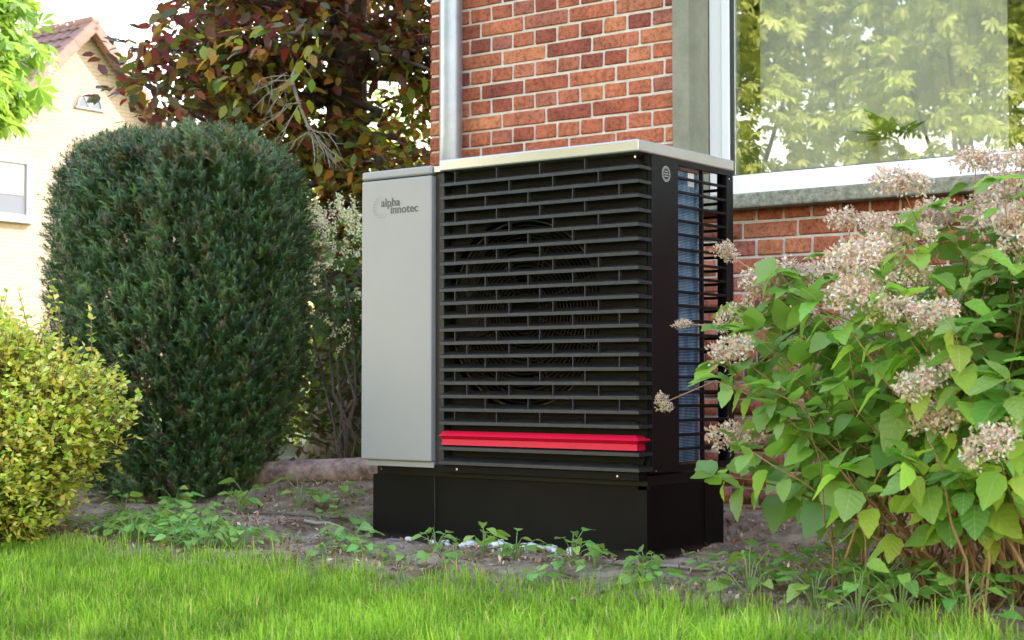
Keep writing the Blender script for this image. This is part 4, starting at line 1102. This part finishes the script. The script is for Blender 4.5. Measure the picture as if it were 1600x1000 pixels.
# ------------------------------------------------------------------ hydrangea
random.seed(33); rng = np.random.default_rng(33)
HC = Vector((1.50, -.24, 0))
hy = thing('hydrangea', HC, 'big green hydrangea bush with dried beige flower heads right of the heat pump', 'shrub')
hl = [big_leaf('leaf', 'hyd', .34, .07, .30), big_leaf('leaf', 'hyd', .38, .05, .18, .05), big_leaf('leaf', 'hyd2', .34, .09, .42, -.06), big_leaf('leaf', 'hyd', .30, .08, .50, .04), big_leaf('leaf', 'hyd2', .36, .05, .25, .03)]
leaves, heads = [], []
def cane(b0, tip, r0, flower, frac=.42, dead=False):
    mid = b0.lerp(tip, .5) + Vector((0, 0, .16 * (tip - b0).xy.length)) + Vector([random.gauss(0, .02) for _ in range(3)])
    pts = []
    for i in range(8):
        t = i / 7; pts.append(b0 * (1 - t) ** 2 + mid * 2 * t * (1 - t) + tip * t * t + Vector([random.gauss(0, .006) for _ in range(3)]))
    o = obj('cane', add_tube(bmesh.new(), pts, [r0 * (1 - .75 * i / 7) for i in range(8)], 6), 'cane', hy, True)
    if dead: return
    nn = int(6 + 5 * random.random()); ph = random.uniform(0, 3)
    for i in range(nn):
        t = frac + (1 - frac) * (i + .3) / nn; k = min(6, int(t * 7)); f = t * 7 - k; p = pts[k].lerp(pts[k + 1], f); ax = (pts[k + 1] - pts[k]).normalized()
        u = ax.orthogonal().normalized(); v = ax.cross(u); a = ph + i * math.pi / 2
        for s in (0, math.pi):
            d = u * math.cos(a + s) + v * math.sin(a + s); d = (d + ax * .35 + Vector((0, 0, -.25 + random.gauss(0, .25)))).normalized()
            leaves.append((p + d * .02, d, Vector((random.gauss(0, .35), random.gauss(0, .35), 1)) + ax * .2, random.uniform(.055, .125) * (1 if t < .9 else .75)))
    for _ in range(0 if flower else 4):
        d = Vector((random.gauss(0, 1), random.gauss(0, 1), random.uniform(-.3, .5))).normalized(); leaves.append((tip, d, Vector((random.gauss(0, .3), random.gauss(0, .3), 1)), random.uniform(.06, .11)))
    if flower: heads.append((tip, (pts[-1] - pts[-2]).normalized(), random.uniform(.055, .10)))
for k in range(165):
    a = random.uniform(0, 2 * math.pi); rho = math.sqrt(random.random())
    b0 = HC + Vector((random.gauss(0, .25), random.gauss(0, .20), -.02)); b0.y = max(-.82, b0.y)
    tip = HC + Vector((rho * .98 * math.cos(a), rho * .80 * math.sin(a), (1.22 * math.sqrt(max(.05, 1 - .62 * rho ** 2.2))) * random.uniform(.80, 1.06)))
    cane(b0, tip, random.uniform(.0036, .0062), random.random() < (.85 if tip.z > 1.0 else .38))
for k in range(40):    # low leafy side shoots
    a = random.uniform(1.6, 4.9); rho = random.uniform(.75, 1.05)
    b0 = HC + Vector((.25 * math.cos(a), .25 * math.sin(a), 0))
    tip = HC + Vector((rho * .95 * math.cos(a), rho * .75 * math.sin(a), random.uniform(.32, .75)))
    cane(b0, tip, .006, random.random() < .22, .5)
for k in range(42):    # bare old canes showing low down
    a = random.uniform(0, 6.28); b0 = HC + Vector((random.gauss(-.05, .24), random.gauss(-.12, .22), -.02)); b0.y = max(-.85, b0.y); b0.x = max(1.02, b0.x)
    cane(b0, b0 + Vector((random.gauss(.04, .10), random.gauss(0, .12), random.uniform(.4, .8))), random.uniform(.0036, .006), False, dead=True)
camv = Vector(CAM)
fw = Vector((-.602, .7985, 0)); rt = Vector((.7985, .602, 0))
def seen(p):
    d = p - camv; return abs(d.dot(rt) / d.dot(fw)) < .335
leaves.sort(key=lambda l: (0 if seen(l[0]) else 5) + (l[0] - camv).length)
for (p, d, up, s) in leaves[:300]:
    place('leaf', random.choice(hl), hy, p, frame_from(d, up), s)
lf = leaves[300:]; tpl = hl[0]
tv = np.array([v.co[:] for v in tpl.vertices]); tf = []
for pg in tpl.polygons:
    vs = list(pg.vertices); tf += [(vs[0], vs[i], vs[i + 1]) for i in range(1, len(vs) - 1)]
n = len(lf)
me = scatter_mesh('leaf_mass', tv, np.array(tf), np.array([l[0] for l in lf]), np.array([l[1] for l in lf]), np.array([l[2] for l in lf]), np.array([l[3] for l in lf]),
                  mixcol(n, [(.19, .33, .05), (.13, .25, .05), (.25, .40, .07)], jit=.25), None); me.materials.append(M['leaf'])
tag(link(bpy.data.objects.new('leaf_mass', me), hy), kind='stuff')
# dried flower heads: domes of papery florets on fine stalks
def head_mesh(k):
    r_ = random.Random(k); P, X, C = [], [], []
    lob = [Vector((r_.gauss(0, 1), r_.gauss(0, 1), r_.uniform(0, .8))).normalized() * .45 for _ in range(6)]
    for j in range(190):
        d = Vector((r_.gauss(0, 1), r_.gauss(0, 1), r_.gauss(.35, .75))).normalized(); rad = r_.uniform(.55, 1.05)
        q = Vector((d.x * rad, d.y * rad, d.z * rad * .62)) * .62 + r_.choice(lob)
        for i in range(4):
            P.append(q + Vector([r_.gauss(0, .05) for _ in range(3)])); X.append(Vector([r_.gauss(0, 1) for _ in range(3)])); C.append([v * r_.uniform(.75, 1.15) for v in r_.choice(((.70, .56, .44), (.78, .66, .54), (.62, .48, .36), (.52, .37, .25)))])
    n = len(P); me = scatter_mesh('flower_head', LEAF4_V, LEAF4_F, np.array(P), np.array(X), rdirs(n), rng.uniform(.11, .20, n), np.array(C)); me.materials.append(M['dry']); return me
hm = [head_mesh(k) for k in range(4)]
for (p, d, s) in heads: place('flower_head', random.choice(hm), hy, p, frame_from(Vector((1, random.uniform(-1, 1), 0)), d + Vector((0, 0, .4))), s)
for (p, e, s) in (((.42, -.20, .62), (.30, -.32, .55), .035), ((.55, -.1, .95), (.36, -.02, 1.05), .05), ((.5, -.25, .8), (.33, -.25, .80), .035)):
    p, e = Vector(p), Vector(e)
    obj('cane', add_tube(bmesh.new(), [HC.lerp(p, .55) + Vector((0, 0, .1)), p, e], [.004, .003, .002], 5), 'cane', hy, True)
    place('flower_head', hm[0], hy, e, frame_from((1, 0, .2), e - p), s)
print('objects', len(bpy.data.objects), 'leaves', len(leaves), 'heads', len(heads))
